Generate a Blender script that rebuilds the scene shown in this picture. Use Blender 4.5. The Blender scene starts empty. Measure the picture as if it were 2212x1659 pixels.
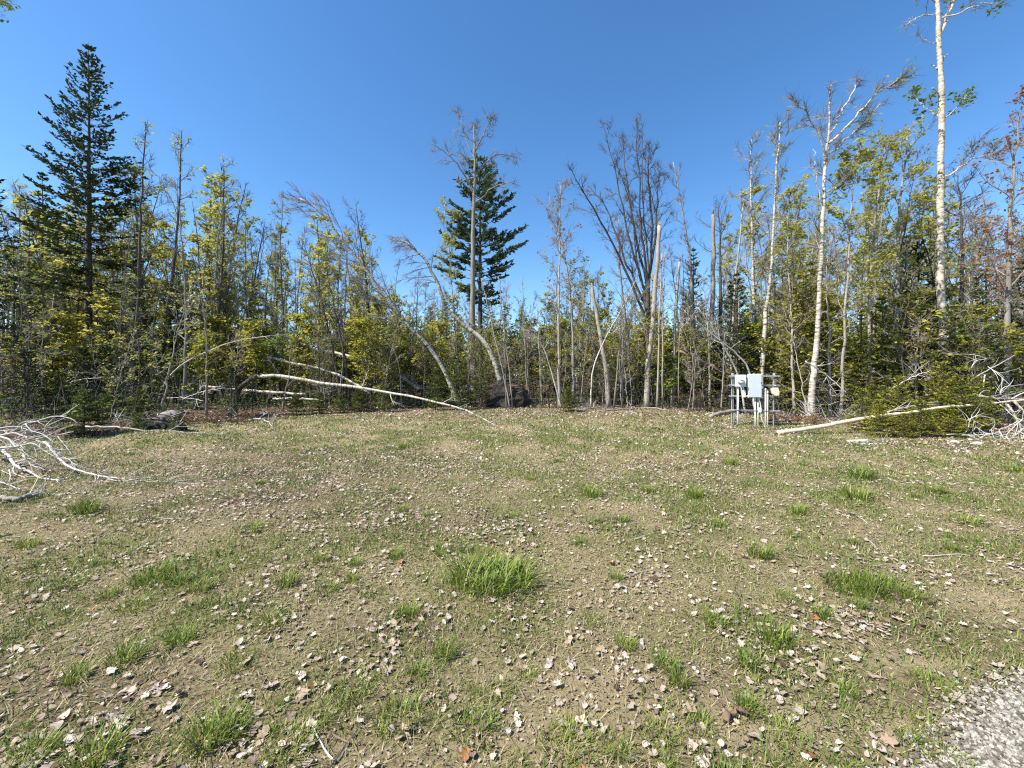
import bpy, math, random
import numpy as np

random.seed(11)
RS = np.random.default_rng(11)
R = math.radians
sc = bpy.context.scene
col = sc.collection

# ------------------------------------------------------------------ camera
FPX, CX, HY, CAMH = 848.0, 1106.0, 811.0, 1.55     # focal length / centre / horizon on a 2212 px wide picture
cam_d = bpy.data.cameras.new('camera')
cam = bpy.data.objects.new('camera', cam_d)
col.objects.link(cam)
cam.location = (0, 0, CAMH)
cam.rotation_euler = (R(90), 0, 0)
cam_d.sensor_width = 36.0
cam_d.lens = 36.0 * FPX / 2212.0
cam_d.shift_y = -18.5 / 2212.0
cam_d.clip_start = 0.05
cam_d.clip_end = 2000
sc.camera = cam

# ------------------------------------------------------------------ sky, sun, exposure
SUN_EL, SUN_BEHIND = 50.0, 24.0                     # sun stands to the left, a little behind the camera
sd = (-math.cos(R(SUN_BEHIND)) * math.cos(R(SUN_EL)), -math.sin(R(SUN_BEHIND)) * math.cos(R(SUN_EL)), math.sin(R(SUN_EL)))
world = bpy.data.worlds.new('World')
sc.world = world
world.use_nodes = True
wn = world.node_tree
sky = wn.nodes.new('ShaderNodeTexSky')
sky.sky_type = 'NISHITA'
sky.sun_disc = False
sky.sun_elevation = R(SUN_EL)
sky.sun_rotation = math.atan2(sd[0], sd[1])
sky.altitude = 300
sky.air_density = 1.0
sky.dust_density = 0.3
sky.ozone_density = 3.0
bg = wn.nodes['Background']
bg.inputs['Strength'].default_value = 0.102
hs = wn.nodes.new('ShaderNodeHueSaturation')          # the phone's stronger blue, the same over the whole sky
hs.inputs['Saturation'].default_value = 1.22
wn.links.new(sky.outputs['Color'], hs.inputs['Color'])
wn.links.new(hs.outputs['Color'], bg.inputs['Color'])
sun_d = bpy.data.lights.new('sun', 'SUN')
sun_d.energy = 4.6
sun_d.angle = R(0.53)
sun_d.color = (1.0, 0.955, 0.88)
sun = bpy.data.objects.new('sun', sun_d)
col.objects.link(sun)
from mathutils import Vector
sun.rotation_euler = Vector(sd).to_track_quat('Z', 'Y').to_euler()
sc.view_settings.view_transform = 'Standard'
sc.view_settings.look = 'None'
sc.view_settings.exposure = 1.2
sc.view_settings.gamma = 1.0
sc.view_settings.use_curve_mapping = False
sc.cycles.use_denoising = False
sc.cycles.max_bounces = 6
sc.cycles.diffuse_bounces = 3
sc.cycles.transmission_bounces = 4
sc.cycles.filter_width = 1.2

# ------------------------------------------------------------------ helpers
def tag(o, label=None, cat=None, group=None, kind=None):
    if label: o['label'] = label
    if cat: o['category'] = cat
    if group: o['group'] = group
    if kind: o['kind'] = kind
    return o

def hash2(ix, iy, seed):
    h = (ix.astype(np.int64) * 374761393 + iy.astype(np.int64) * 668265263 + seed * 974711) & 0x7fffffff
    h = ((h ^ (h >> 13)) * 1274126177) & 0x7fffffff
    return ((h ^ (h >> 16)) & 0xffff) / 65535.0

def vnoise(x, y, scale, seed=0):
    x = np.asarray(x, float) / scale; y = np.asarray(y, float) / scale
    ix = np.floor(x); iy = np.floor(y); fx = x - ix; fy = y - iy
    fx = fx * fx * (3 - 2 * fx); fy = fy * fy * (3 - 2 * fy)
    a = hash2(ix, iy, seed); b = hash2(ix + 1, iy, seed); c = hash2(ix, iy + 1, seed); d = hash2(ix + 1, iy + 1, seed)
    return (a * (1 - fx) + b * fx) * (1 - fy) + (c * (1 - fx) + d * fx) * fy

def fbm(x, y, scale, seed=0, oct=3):
    s = 0; a = 1.0; t = 0
    for k in range(oct):
        s = s + a * vnoise(x, y, scale / 2 ** k, seed + k * 17); t += a; a *= 0.5
    return s / t

def G(dx, dy):
    Y = FPX * CAMH / (dy - HY)
    return ((dx - CX) / FPX * Y, Y)

def AT(dx, dy, Y):
    return ((dx - CX) / FPX * Y, Y, CAMH - (dy - HY) / FPX * Y)

def gz(x, y):
    x = np.asarray(x, float); y = np.asarray(y, float)
    z = (fbm(x, y, 2.6, 5) - 0.5) * 0.07 + (vnoise(x, y, 0.5, 9) - 0.5) * 0.025
    z = z + 0.24 * np.exp(-((x + 8.3) / 1.2) ** 2 - ((y - 9.2) / 0.55) ** 2)
    z = z - 0.22 * np.exp(-((x + 10.6) / 1.6) ** 2 - ((y - 10.6) / 0.9) ** 2)
    wood = np.clip((y - edge_y(x)) / 3.0, 0, 1)
    z = z + wood * ((fbm(x, y, 3.3, 31) - 0.5) * 0.5 + 0.05) + np.clip(y - 26, 0, 60) * 0.012
    return z

EX = [-200, -40, -14, -12, -11, -8, -2.4, 6, 9, 10.2, 12.5, 40, 200]
EY = [5, 6, 8.3, 9.6, 13.0, 16.5, 19.0, 18.0, 15.2, 13.0, 10.6, 8, 6]
def edge_y(x):
    return np.interp(x, EX, EY)

class MB:
    """collects vertices, quads, triangles and two float attributes, builds ONE mesh"""
    def __init__(s):
        s.V = []; s.Q = []; s.T = []; s.A = []; s.U = []; s.n = 0
    def add(s, V, Q=None, T=None, tint=None, u=None):
        V = np.asarray(V, float).reshape(-1, 3); m = len(V)
        if m == 0: return
        s.V.append(V)
        if Q is not None and len(Q): s.Q.append(np.asarray(Q, np.int64).reshape(-1, 4) + s.n)
        if T is not None and len(T): s.T.append(np.asarray(T, np.int64).reshape(-1, 3) + s.n)
        s.A.append(np.broadcast_to(np.asarray(0.5 if tint is None else tint, float), (m,)))
        s.U.append(np.broadcast_to(np.asarray(0.0 if u is None else u, float), (m,)))
        s.n += m
    def mesh(s, name, material, smooth=False):
        me = bpy.data.meshes.new(name)
        if s.n == 0: return me
        V = np.concatenate(s.V)
        Q = np.concatenate(s.Q) if s.Q else np.zeros((0, 4), np.int64)
        T = np.concatenate(s.T) if s.T else np.zeros((0, 3), np.int64)
        me.vertices.add(len(V)); me.vertices.foreach_set('co', V.astype(np.float32).ravel())
        loops = np.concatenate([Q.ravel(), T.ravel()]).astype(np.int32)
        me.loops.add(len(loops)); me.loops.foreach_set('vertex_index', loops)
        npoly = len(Q) + len(T)
        me.polygons.add(npoly)
        st = np.concatenate([np.arange(len(Q)) * 4, len(Q) * 4 + np.arange(len(T)) * 3]).astype(np.int32)
        me.polygons.foreach_set('loop_start', st)
        me.polygons.foreach_set('use_smooth', np.full(npoly, bool(smooth)))
        at = me.attributes.new('tint', 'FLOAT', 'POINT'); at.data.foreach_set('value', np.concatenate(s.A).astype(np.float32))
        at = me.attributes.new('along', 'FLOAT', 'POINT'); at.data.foreach_set('value', np.concatenate(s.U).astype(np.float32))
        me.update(calc_edges=True); me.validate()
        me.materials.append(material)
        return me

def link(name, me, parent=None, loc=None):
    o = bpy.data.objects.new(name, me); col.objects.link(o)
    if parent: o.parent = parent
    if loc is not None: o.location = loc
    return o

def thing(name, label, cat, loc=(0, 0, 0), rotz=0.0, group=None, scale=1.0):
    o = bpy.data.objects.new(name, None); col.objects.link(o)
    o.empty_display_size = 0.2
    o.location = loc; o.rotation_euler = (0, 0, rotz); o.scale = (scale,) * 3
    return tag(o, label, cat, group)

def unit(v):
    v = np.asarray(v, float); return v / (np.linalg.norm(v, axis=-1, keepdims=True) + 1e-9)

def tube(mb, P, rad, sides=6, tint=None, cap=True, wob=0.0):
    P = np.asarray(P, float); n = len(P); rad = np.broadcast_to(np.asarray(rad, float), (n,))
    T = unit(np.gradient(P, axis=0))
    d = P[-1] - P[0]
    ref = np.array([1.0, 0.13, 0.0]) if abs(d[2]) > 0.6 * np.linalg.norm(d) else np.array([0.05, 0.1, 1.0])
    A = unit(np.cross(T, ref)); B = np.cross(T, A)
    ang = np.arange(sides) * 2 * math.pi / sides
    rr = rad[:, None] * (1 + (RS.random((n, sides)) - 0.5) * wob)
    V = P[:, None, :] + rr[..., None] * (np.cos(ang)[None, :, None] * A[:, None, :] + np.sin(ang)[None, :, None] * B[:, None, :])
    i = np.arange(n - 1)[:, None] * sides; j = np.arange(sides)[None, :]; k = (j + 1) % sides
    Q = np.stack([i + j, i + k, i + sides + k, i + sides + j], -1).reshape(-1, 4)
    seg = np.concatenate([[0], np.cumsum(np.linalg.norm(np.diff(P, axis=0), axis=1))])
    u = np.repeat(seg, sides)
    V = V.reshape(-1, 3); Tr = None
    if cap:
        V = np.concatenate([V, P[:1], P[-1:]]); u = np.concatenate([u, [0], [seg[-1]]])
        j = np.arange(sides); k = (j + 1) % sides; b = (n - 1) * sides
        Tr = np.concatenate([np.stack([k, j, np.full(sides, n * sides)], -1), np.stack([b + j, b + k, np.full(sides, n * sides + 1)], -1)])
    mb.add(V, Q, Tr, tint, u)

def sticks(mb, P0, P1, r0, r1, tint=None):
    """many straight three-sided twigs at once"""
    P0 = np.asarray(P0, float).reshape(-1, 3); P1 = np.asarray(P1, float).reshape(-1, 3); n = len(P0)
    if n == 0: return
    T = unit(P1 - P0)
    ref = np.where(np.abs(T[:, 2:3]) > 0.7, np.array([[1.0, 0, 0]]), np.array([[0, 0, 1.0]]))
    A = unit(np.cross(T, ref)); B = np.cross(T, A)
    r0 = np.broadcast_to(r0, (n,))[:, None]; r1 = np.broadcast_to(r1, (n,))[:, None]
    vs = []
    for P, r in ((P0, r0), (P1, r1)):
        for k in range(3):
            a = k * 2 * math.pi / 3
            vs.append(P + r * (math.cos(a) * A + math.sin(a) * B))
    V = np.stack(vs, 1).reshape(-1, 3)
    b = np.arange(n)[:, None] * 6
    Q = np.concatenate([b + np.array([[0, 1, 4, 3]]), b + np.array([[1, 2, 5, 4]]), b + np.array([[2, 0, 3, 5]])])
    tt = None if tint is None else np.repeat(np.broadcast_to(tint, (n,)), 6)
    mb.add(V, Q, None, tt)

def leaves(mb, P, size, flat=0.5, aspect=0.75, tint=None, dirs=None, rs=RS):
    """diamond leaves folded on the midrib"""
    P = np.asarray(P, float).reshape(-1, 3); n = len(P)
    if n == 0: return
    L = size * (0.6 + 0.8 * rs.random((n, 1)))
    if dirs is None:
        a = rs.random(n) * 2 * math.pi
        D = np.stack([np.cos(a), np.sin(a), (rs.random(n) - 0.65) * 1.2], -1)
    else: D = dirs
    D = unit(D)
    N = unit(np.array([[0, 0, 1.0]]) * flat + (rs.random((n, 3)) - 0.5) * 2 * (1 - flat) + 1e-4)
    S = unit(np.cross(D, N)); N = np.cross(S, D)
    w = L * aspect * 0.5; f = L * 0.12
    V = np.stack([P, P + D * L * 0.45 + S * w + N * f, P + D * L, P + D * L * 0.45 - S * w + N * f], 1).reshape(-1, 3)
    b = np.arange(n)[:, None] * 4
    T = np.concatenate([b + np.array([[0, 1, 2]]), b + np.array([[0, 2, 3]])])
    t = rs.random(n) if tint is None else tint
    mb.add(V, None, T, np.repeat(t, 4))

def smooth_path(P, n, jit=0.0, rs=RS):
    P = np.asarray(P, float)
    if len(P) < 3:
        t = np.linspace(0, 1, n)[:, None]; out = P[0] * (1 - t) + P[-1] * t
    else:
        E = np.concatenate([[2 * P[0] - P[1]], P, [2 * P[-1] - P[-2]]])
        m = len(P) - 1; out = []
        for q in np.linspace(0, m - 1e-6, n):
            i = int(q); t = q - i; a, b, c, d = E[i:i + 4]
            out.append(0.5 * (2 * b + (c - a) * t + (2 * a - 5 * b + 4 * c - d) * t * t + (3 * b - a - 3 * c + d) * t ** 3))
        out = np.array(out)
    if jit:
        j = (rs.random((n, 3)) - 0.5) * 2 * jit; j[0] = 0
        out = out + j
    return out

# ------------------------------------------------------------------ materials
def nmat(name):
    m = bpy.data.materials.new(name); m.use_nodes = True
    nt = m.node_tree; bs = nt.nodes['Principled BSDF']; bs.inputs['Specular IOR Level'].default_value = 0.25
    return m, nt, bs

def ramp(nt, fac, stops):
    r = nt.nodes.new('ShaderNodeValToRGB'); e = r.color_ramp.elements
    while len(e) > 1: e.remove(e[-1])
    e[0].position = stops[0][0]; e[0].color = (*stops[0][1], 1)
    for p, c in stops[1:]:
        x = e.new(p); x.color = (*c, 1)
    nt.links.new(fac, r.inputs[0]); return r.outputs[0]

def attr(nt, name):
    a = nt.nodes.new('ShaderNodeAttribute'); a.attribute_name = name; return a.outputs['Fac']

def math_(nt, op, a, b):
    m = nt.nodes.new('ShaderNodeMath'); m.operation = op
    for i, v in enumerate((a, b)):
        if isinstance(v, (int, float)): m.inputs[i].default_value = v
        else: nt.links.new(v, m.inputs[i])
    return m.outputs[0]

def noise(nt, scale, detail=4, vec=None, rough=0.6):
    n = nt.nodes.new('ShaderNodeTexNoise'); n.inputs['Scale'].default_value = scale
    n.inputs['Detail'].default_value = detail; n.inputs['Roughness'].default_value = rough
    if vec is None:
        t = nt.nodes.new('ShaderNodeTexCoord'); vec = t.outputs['Object']
    nt.links.new(vec, n.inputs['Vector']); return n.outputs['Fac']

def mix(nt, fac, a, b, mode='MIX'):
    m = nt.nodes.new('ShaderNodeMix'); m.data_type = 'RGBA'; m.blend_type = mode
    for s, v in ((m.inputs[0], fac), (m.inputs[6], a), (m.inputs[7], b)):
        if isinstance(v, (int, float)): s.default_value = v
        elif isinstance(v, tuple): s.default_value = (*v, 1)
        else: nt.links.new(v, s)
    return m.outputs[2]

def bump(nt, bs, h, dist, strength=1.0):
    b = nt.nodes.new('ShaderNodeBump'); b.inputs['Distance'].default_value = dist; b.inputs['Strength'].default_value = strength
    nt.links.new(h, b.inputs['Height']); nt.links.new(b.outputs[0], bs.inputs['Normal'])

def foliage(name, stops, transl=0.35, rough=0.6, spec=0.25, objvar=0.35):
    m, nt, bs = nmat(name)
    oi = nt.nodes.new('ShaderNodeObjectInfo')
    f = math_(nt, 'ADD', math_(nt, 'MULTIPLY', attr(nt, 'tint'), 1 - objvar), math_(nt, 'MULTIPLY', oi.outputs['Random'], objvar))
    c = ramp(nt, f, stops)
    nt.links.new(c, bs.inputs['Base Color']); bs.inputs['Roughness'].default_value = rough; bs.inputs['Specular IOR Level'].default_value = spec
    if transl:
        t = nt.nodes.new('ShaderNodeBsdfTranslucent'); nt.links.new(c, t.inputs['Color'])
        x = nt.nodes.new('ShaderNodeMixShader'); x.inputs[0].default_value = transl
        nt.links.new(bs.outputs[0], x.inputs[1]); nt.links.new(t.outputs[0], x.inputs[2])
        nt.links.new(x.outputs[0], nt.nodes['Material Output'].inputs['Surface'])
    return m

def bark(name, a, b, scale=9.0, streak=4.0, bd=0.02):
    m, nt, bs = nmat(name)
    t = nt.nodes.new('ShaderNodeTexCoord'); mp = nt.nodes.new('ShaderNodeMapping')
    mp.inputs['Scale'].default_value = (1, 1, 1.0 / streak)
    nt.links.new(t.outputs['Object'], mp.inputs[0])
    n1 = noise(nt, scale, 6, mp.outputs[0], 0.7); n2 = noise(nt, scale * 0.15, 3)
    oi = nt.nodes.new('ShaderNodeObjectInfo')
    f = math_(nt, 'ADD', math_(nt, 'MULTIPLY', n1, 0.75), math_(nt, 'MULTIPLY', n2, 0.35))
    c = ramp(nt, f, [(0.32, a), (0.72, b)])
    c = mix(nt, math_(nt, 'MULTIPLY', oi.outputs['Random'], 0.35), c, (0.12, 0.11, 0.10))
    nt.links.new(c, bs.inputs['Base Color']); bs.inputs['Roughness'].default_value = 0.9
    bump(nt, bs, n1, bd); return m

def birch(name, white, mid, dark, amount=0.5):
    m, nt, bs = nmat(name)
    t = nt.nodes.new('ShaderNodeTexCoord'); sx = nt.nodes.new('ShaderNodeSeparateXYZ'); nt.links.new(t.outputs['Object'], sx.inputs[0])
    cb = nt.nodes.new('ShaderNodeCombineXYZ')
    nt.links.new(math_(nt, 'MULTIPLY', attr(nt, 'along'), 9.0), cb.inputs[0])
    nt.links.new(math_(nt, 'MULTIPLY', sx.outputs[0], 2.2), cb.inputs[1]); nt.links.new(math_(nt, 'MULTIPLY', sx.outputs[1], 2.2), cb.inputs[2])
    n1 = noise(nt, 1.6, 5, cb.outputs[0], 0.65); n2 = noise(nt, 1.3, 3)
    f = math_(nt, 'ADD', math_(nt, 'MULTIPLY', n1, 0.8), math_(nt, 'MULTIPLY', n2, 0.25))
    c = ramp(nt, f, [(0.30 + 0.12 * amount, dark), (0.38 + 0.12 * amount, mid), (0.52 + 0.1 * amount, white), (0.8, white)])
    nt.links.new(c, bs.inputs['Base Color']); bs.inputs['Roughness'].default_value = 0.75
    bump(nt, bs, n1, 0.01); return m

M = {}
M['bark_dark'] = bark('bark_dark', (0.022, 0.017, 0.013), (0.10, 0.082, 0.065))
M['bark_grey'] = bark('bark_grey', (0.10, 0.09, 0.075), (0.34, 0.31, 0.27))
M['bark_pale'] = bark('bark_pale', (0.14, 0.12, 0.095), (0.46, 0.41, 0.34), 14)
M['bark_dead'] = bark('bark_dead', (0.32, 0.30, 0.27), (0.66, 0.62, 0.56), 16)
M['bark_brown'] = bark('bark_brown', (0.09, 0.055, 0.035), (0.26, 0.17, 0.11))
M['twig'] = bark('twig_bark', (0.10, 0.085, 0.075), (0.30, 0.26, 0.23), 6)
M['twig_dark'] = bark('twig_dark_bark', (0.045, 0.037, 0.032), (0.14, 0.115, 0.10), 6)
M['birch'] = birch('birch_bark', (0.54, 0.50, 0.43), (0.32, 0.28, 0.22), (0.05, 0.042, 0.036), 0.95)
M['aspen'] = birch('aspen_bark', (0.52, 0.48, 0.40), (0.30, 0.26, 0.20), (0.03, 0.025, 0.02), 0.7)
M['log'] = birch('peeled_log_bark', (0.55, 0.46, 0.32), (0.36, 0.29, 0.19), (0.10, 0.075, 0.05), 0.15)
M['rawwood'] = bark('raw_wood', (0.42, 0.31, 0.19), (0.68, 0.54, 0.36), 20, 8)
M['leaf_spring'] = foliage('leaf_spring', [(0, (0.17, 0.18, 0.022)), (0.5, (0.37, 0.36, 0.05)), (1, (0.56, 0.51, 0.12))], 0.5)
M['leaf_green'] = foliage('leaf_green', [(0, (0.07, 0.115, 0.02)), (0.5, (0.15, 0.21, 0.035)), (1, (0.28, 0.33, 0.08))], 0.45)
M['leaf_amber'] = foliage('leaf_amber', [(0, (0.15, 0.11, 0.025)), (0.5, (0.27, 0.19, 0.045)), (1, (0.36, 0.27, 0.09))], 0.4)
M['leaf_red'] = foliage('leaf_red', [(0, (0.20, 0.07, 0.018)), (0.5, (0.38, 0.15, 0.035)), (1, (0.50, 0.26, 0.07))], 0.4)
M['needle_dark'] = foliage('needle_dark', [(0, (0.012, 0.022, 0.008)), (0.5, (0.032, 0.052, 0.015)), (1, (0.075, 0.10, 0.028))], 0.12)
M['needle_green'] = foliage('needle_green', [(0, (0.03, 0.045, 0.008)), (0.5, (0.105, 0.13, 0.02)), (1, (0.23, 0.24, 0.04))], 0.3)
M['needle_lime'] = foliage('needle_lime', [(0, (0.07, 0.08, 0.010)), (0.5, (0.23, 0.235, 0.026)), (1, (0.42, 0.38, 0.055))], 0.35)
M['needle_blue'] = foliage('needle_blue', [(0, (0.03, 0.052, 0.025)), (0.5, (0.085, 0.125, 0.055)), (1, (0.17, 0.22, 0.10))], 0.25)
M['needle_rust'] = foliage('needle_rust', [(0, (0.10, 0.05, 0.02)), (0.5, (0.22, 0.12, 0.045)), (1, (0.32, 0.19, 0.08))], 0.2)
M['dry_leaf'] = foliage('dry_leaf', [(0, (0.05, 0.03, 0.02)), (0.25, (0.17, 0.115, 0.075)), (0.6, (0.34, 0.265, 0.195)), (1, (0.50, 0.43, 0.36))], 0.12, 0.7, 0.3, 0.0)
M['dry_leaf_pale'] = foliage('dry_leaf_pale', [(0, (0.28, 0.22, 0.17)), (1, (0.48, 0.41, 0.345))], 0.12, 0.65, 0.35, 0.5)
M['dry_leaf_tan'] = foliage('dry_leaf_tan', [(0, (0.25, 0.17, 0.11)), (1, (0.46, 0.35, 0.25))], 0.12, 0.7, 0.3, 0.5)
M['dry_leaf_rust'] = foliage('dry_leaf_rust', [(0, (0.12, 0.05, 0.02)), (1, (0.34, 0.15, 0.06))], 0.12, 0.7, 0.3, 0.5)
M['dry_leaf_dark'] = foliage('dry_leaf_dark', [(0, (0.05, 0.03, 0.02)), (1, (0.14, 0.085, 0.055))], 0.1, 0.7, 0.3, 0.5)
M['grass'] = foliage('grass', [(0, (0.045, 0.085, 0.012)), (0.35, (0.11, 0.175, 0.028)), (0.5, (0.20, 0.235, 0.05)), (0.62, (0.27, 0.23, 0.10)), (1, (0.46, 0.38, 0.22))], 0.25, 0.55, 0.3, 0.0)
M['tuft'] = foliage('tuft_grass', [(0, (0.055, 0.095, 0.012)), (0.5, (0.145, 0.205, 0.025)), (0.85, (0.29, 0.33, 0.06)), (1, (0.42, 0.36, 0.18))], 0.35, 0.5, 0.35, 0.25)
M['stem'] = bark('weed_stem', (0.08, 0.055, 0.04), (0.22, 0.16, 0.11), 20)
M['soil'] = bark('shaded_root_soil', (0.003, 0.002, 0.0015), (0.014, 0.009, 0.006), 5, 1, 0.15)  # soil darker than real peat: the hollow's shade is put into its colour
M['stone'] = bark('stone', (0.34, 0.31, 0.27), (0.66, 0.62, 0.56), 6, 1, 0.02)

def plain(name, c, rough, metal=0.0, var=0.12, scale=6.0, spec=0.4):
    m, nt, bs = nmat(name)
    n = noise(nt, scale, 5)
    nt.links.new(ramp(nt, n, [(0.3, tuple(x * (1 - var) for x in c)), (0.7, c)]), bs.inputs['Base Color'])
    bs.inputs['Roughness'].default_value = rough; bs.inputs['Metallic'].default_value = metal; bs.inputs['Specular IOR Level'].default_value = spec
    return m
M['galv'] = plain('galvanised_steel', (0.48, 0.49, 0.48), 0.5, 0.15, 0.3, 30)
M['paint'] = plain('grey_box_paint', (0.46, 0.50, 0.53), 0.42, 0, 0.08, 4)
M['paint_light'] = plain('light_box_paint', (0.60, 0.62, 0.62), 0.42, 0, 0.08, 4)
M['pvc'] = plain('grey_conduit_plastic', (0.58, 0.58, 0.55), 0.5, 0, 0.1, 9)
M['beige'] = plain('beige_plastic', (0.60, 0.55, 0.40), 0.5, 0, 0.08, 6)
M['darksteel'] = plain('dark_metal', (0.07, 0.075, 0.08), 0.5, 0.3, 0.2, 9)
m, nt, bs = nmat('meter_glass'); bs.inputs['Base Color'].default_value = (0.75, 0.78, 0.78, 1); bs.inputs['Roughness'].default_value = 0.08; bs.inputs['Specular IOR Level'].default_value = 0.6
M['glass'] = m

# ground
m, nt, bs = nmat('ground_soil')
n1 = noise(nt, 42, 8, None, 0.82); n2 = noise(nt, 9, 5, None, 0.7); n3 = noise(nt, 110, 5, None, 0.75)
soil = ramp(nt, n1, [(0.30, (0.065, 0.046, 0.022)), (0.42, (0.25, 0.195, 0.10)), (0.54, (0.44, 0.36, 0.20)), (0.68, (0.60, 0.51, 0.32))])
sand = ramp(nt, n3, [(0.32, (0.18, 0.12, 0.06)), (0.48, (0.50, 0.385, 0.215)), (0.62, (0.68, 0.56, 0.36))])
moss = ramp(nt, n1, [(0.3, (0.055, 0.065, 0.018)), (0.5, (0.19, 0.20, 0.06)), (0.7, (0.37, 0.345, 0.13))])
duff = ramp(nt, n1, [(0.3, (0.045, 0.029, 0.02)), (0.5, (0.17, 0.115, 0.08)), (0.68, (0.36, 0.27, 0.20))])
c = mix(nt, math_(nt, 'MULTIPLY', attr(nt, 'green'), 0.8), soil, moss)
c = mix(nt, attr(nt, 'sand'), c, sand)
c = mix(nt, attr(nt, 'duff'), c, duff)
nt.links.new(c, bs.inputs['Base Color']); bs.inputs['Roughness'].default_value = 0.95; bs.inputs['Specular IOR Level'].default_value = 0.1
bump(nt, bs, math_(nt, 'ADD', n1, math_(nt, 'MULTIPLY', n2, 1.2)), 0.06)
M['ground'] = m
m, nt, bs = nmat('gravel_bed')
n1 = noise(nt, 70, 5, None, 0.7)
nt.links.new(ramp(nt, n1, [(0.35, (0.05, 0.04, 0.03)), (0.5, (0.20, 0.17, 0.13)), (0.7, (0.40, 0.36, 0.29))]), bs.inputs['Base Color'])
bs.inputs['Roughness'].default_value = 0.95; bump(nt, bs, n1, 0.02); M['gravel_bed'] = m
m, nt, bs = nmat('gravel_stone')
nt.links.new(ramp(nt, attr(nt, 'tint'), [(0, (0.06, 0.05, 0.04)), (0.4, (0.20, 0.175, 0.14)), (1, (0.44, 0.40, 0.335))]), bs.inputs['Base Color'])
bs.inputs['Roughness'].default_value = 0.85; M['gravel'] = m

# ------------------------------------------------------------------ ground
def blobs(x, y, L):
    v = np.zeros(np.shape(x))
    for dx, dy, rx, ry, a in L:
        bx, by = G(dx, dy); k = by / FPX; s = k * by / CAMH
        v = np.maximum(v, a * np.exp(-((x - bx) / (rx * k)) ** 2 - ((y - by) / (ry * s)) ** 2))
    return v
SAND = [(1640, 1560, 260, 60, 1), (1950, 1560, 160, 70, 1), (1330, 1490, 200, 50, .8), (1150, 1600, 200, 70, .7), (2000, 1440, 150, 40, .9), (2150, 1300, 120, 40, .9),
        (1560, 1290, 160, 30, .5), (950, 1290, 160, 25, .4), (1800, 1180, 160, 20, .4)]
DUFF = [(620, 1010, 380, 45, .9), (600, 1080, 380, 40, .75), (180, 1470, 260, 60, .8), (950, 1130, 220, 30, .7), (1480, 1010, 220, 30, .5), (1930, 1350, 130, 35, .9), (1960, 1500, 160, 30, .6),
        (850, 1360, 160, 35, .6), (120, 1590, 240, 60, .6), (1480, 1470, 120, 35, .5), (1180, 893, 420, 10, .9), (1600, 915, 160, 14, .8), (2050, 962, 200, 12, .9)]
GREEN = [(1100, 940, 330, 25, .9), (1500, 935, 260, 20, .8), (850, 1160, 260, 30, .6), (1500, 1090, 320, 40, .7), (1950, 1060, 280, 40, .8), (1850, 1250, 200, 40, .6), (330, 1240, 260, 45, .8), (560, 1330, 300, 40, .7),
         (330, 1560, 320, 60, .5), (1060, 1260, 120, 30, 1), (120, 1110, 200, 30, .7), (300, 945, 120, 14, .9), (1350, 1540, 160, 60, .4), (640, 1560, 250, 60, .6), (1640, 1200, 200, 30, .5)]
def f_sand(x, y): return np.clip(blobs(x, y, SAND) * 1.2 * (0.45 + fbm(x, y, 0.6, 71)) - 0.12, 0, 1)
def f_duff(x, y):
    w = np.clip((y - edge_y(x) + 1.2) / 1.2, 0, 1)
    return np.clip(np.maximum(blobs(x, y, DUFF) * (0.4 + 1.1 * fbm(x, y, 0.7, 83)), w), 0, 1)
def f_green(x, y):
    w = 1 - np.clip((y - edge_y(x) + 0.6) / 1.0, 0, 1)
    return np.clip((0.55 + 0.75 * blobs(x, y, GREEN)) * (fbm(x, y, 0.5, 47, 4) * 2.9 - 0.72), 0, 1) * w

xs = np.concatenate([-np.geomspace(300, 14, 40), np.arange(-13.9, 13.95, 0.14), np.geomspace(14, 300, 40)])
ys = np.concatenate([[-60, -30, -12, -6, -3], np.arange(-1, 13, 0.13), np.arange(13, 24, 0.3), np.geomspace(24, 500, 36)])
gx, gy = np.meshgrid(xs, ys)
V = np.stack([gx, gy, gz(gx, gy)], -1).reshape(-1, 3)
nx = len(xs); i = np.arange(len(ys) - 1)[:, None] * nx; j = np.arange(nx - 1)[None, :]
gm = MB(); gm.add(V, np.stack([i + j, i + j + 1, i + nx + j + 1, i + nx + j], -1).reshape(-1, 4))
me = gm.mesh('ground', M['ground'], True)
for nme, f in (('sand', f_sand), ('duff', f_duff), ('green', f_green)):
    a = me.attributes.new(nme, 'FLOAT', 'POINT'); a.data.foreach_set('value', f(V[:, 0], V[:, 1]).astype(np.float32))
ground = tag(link('ground', me), 'leaf-strewn sandy clearing floor', None, None, 'structure')

# gravel drive in the lower right corner
GEDGE = [(1975, 1659), (2010, 1600), (2060, 1555), (2110, 1500), (2160, 1455), (2212, 1425), (2400, 1380)]
ge = [G(*p) for p in GEDGE]
def in_gravel(x, y):
    # distance-like value: positive inside
    ex = np.array([p[0] for p in ge]); ey = np.array([p[1] for p in ge])
    xe = np.interp(y, ey, ex, left=ex[0] - 0.25, right=99)
    return x - xe + (fbm(x, y, 0.35, 3) - 0.5) * 0.3
gx, gy = np.meshgrid(np.arange(1.0, 7.0, 0.06), np.arange(-2.0, 2.6, 0.06))
inside = in_gravel(gx, gy) > 0.05
V = np.stack([gx, gy, gz(gx, gy) + 0.008], -1).reshape(-1, 3)
nx = gx.shape[1]; Q = []
for a in range(gx.shape[0] - 1):
    for b in range(nx - 1):
        if inside[a:a + 2, b:b + 2].all(): Q.append((a * nx + b, a * nx + b + 1, (a + 1) * nx + b + 1, (a + 1) * nx + b))
gm = MB(); gm.add(V, Q)
tag(link('gravel_path', gm.mesh('gravel_path', M['gravel_bed'], True)), 'pale gravel drive edge', None, None, 'structure')

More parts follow.
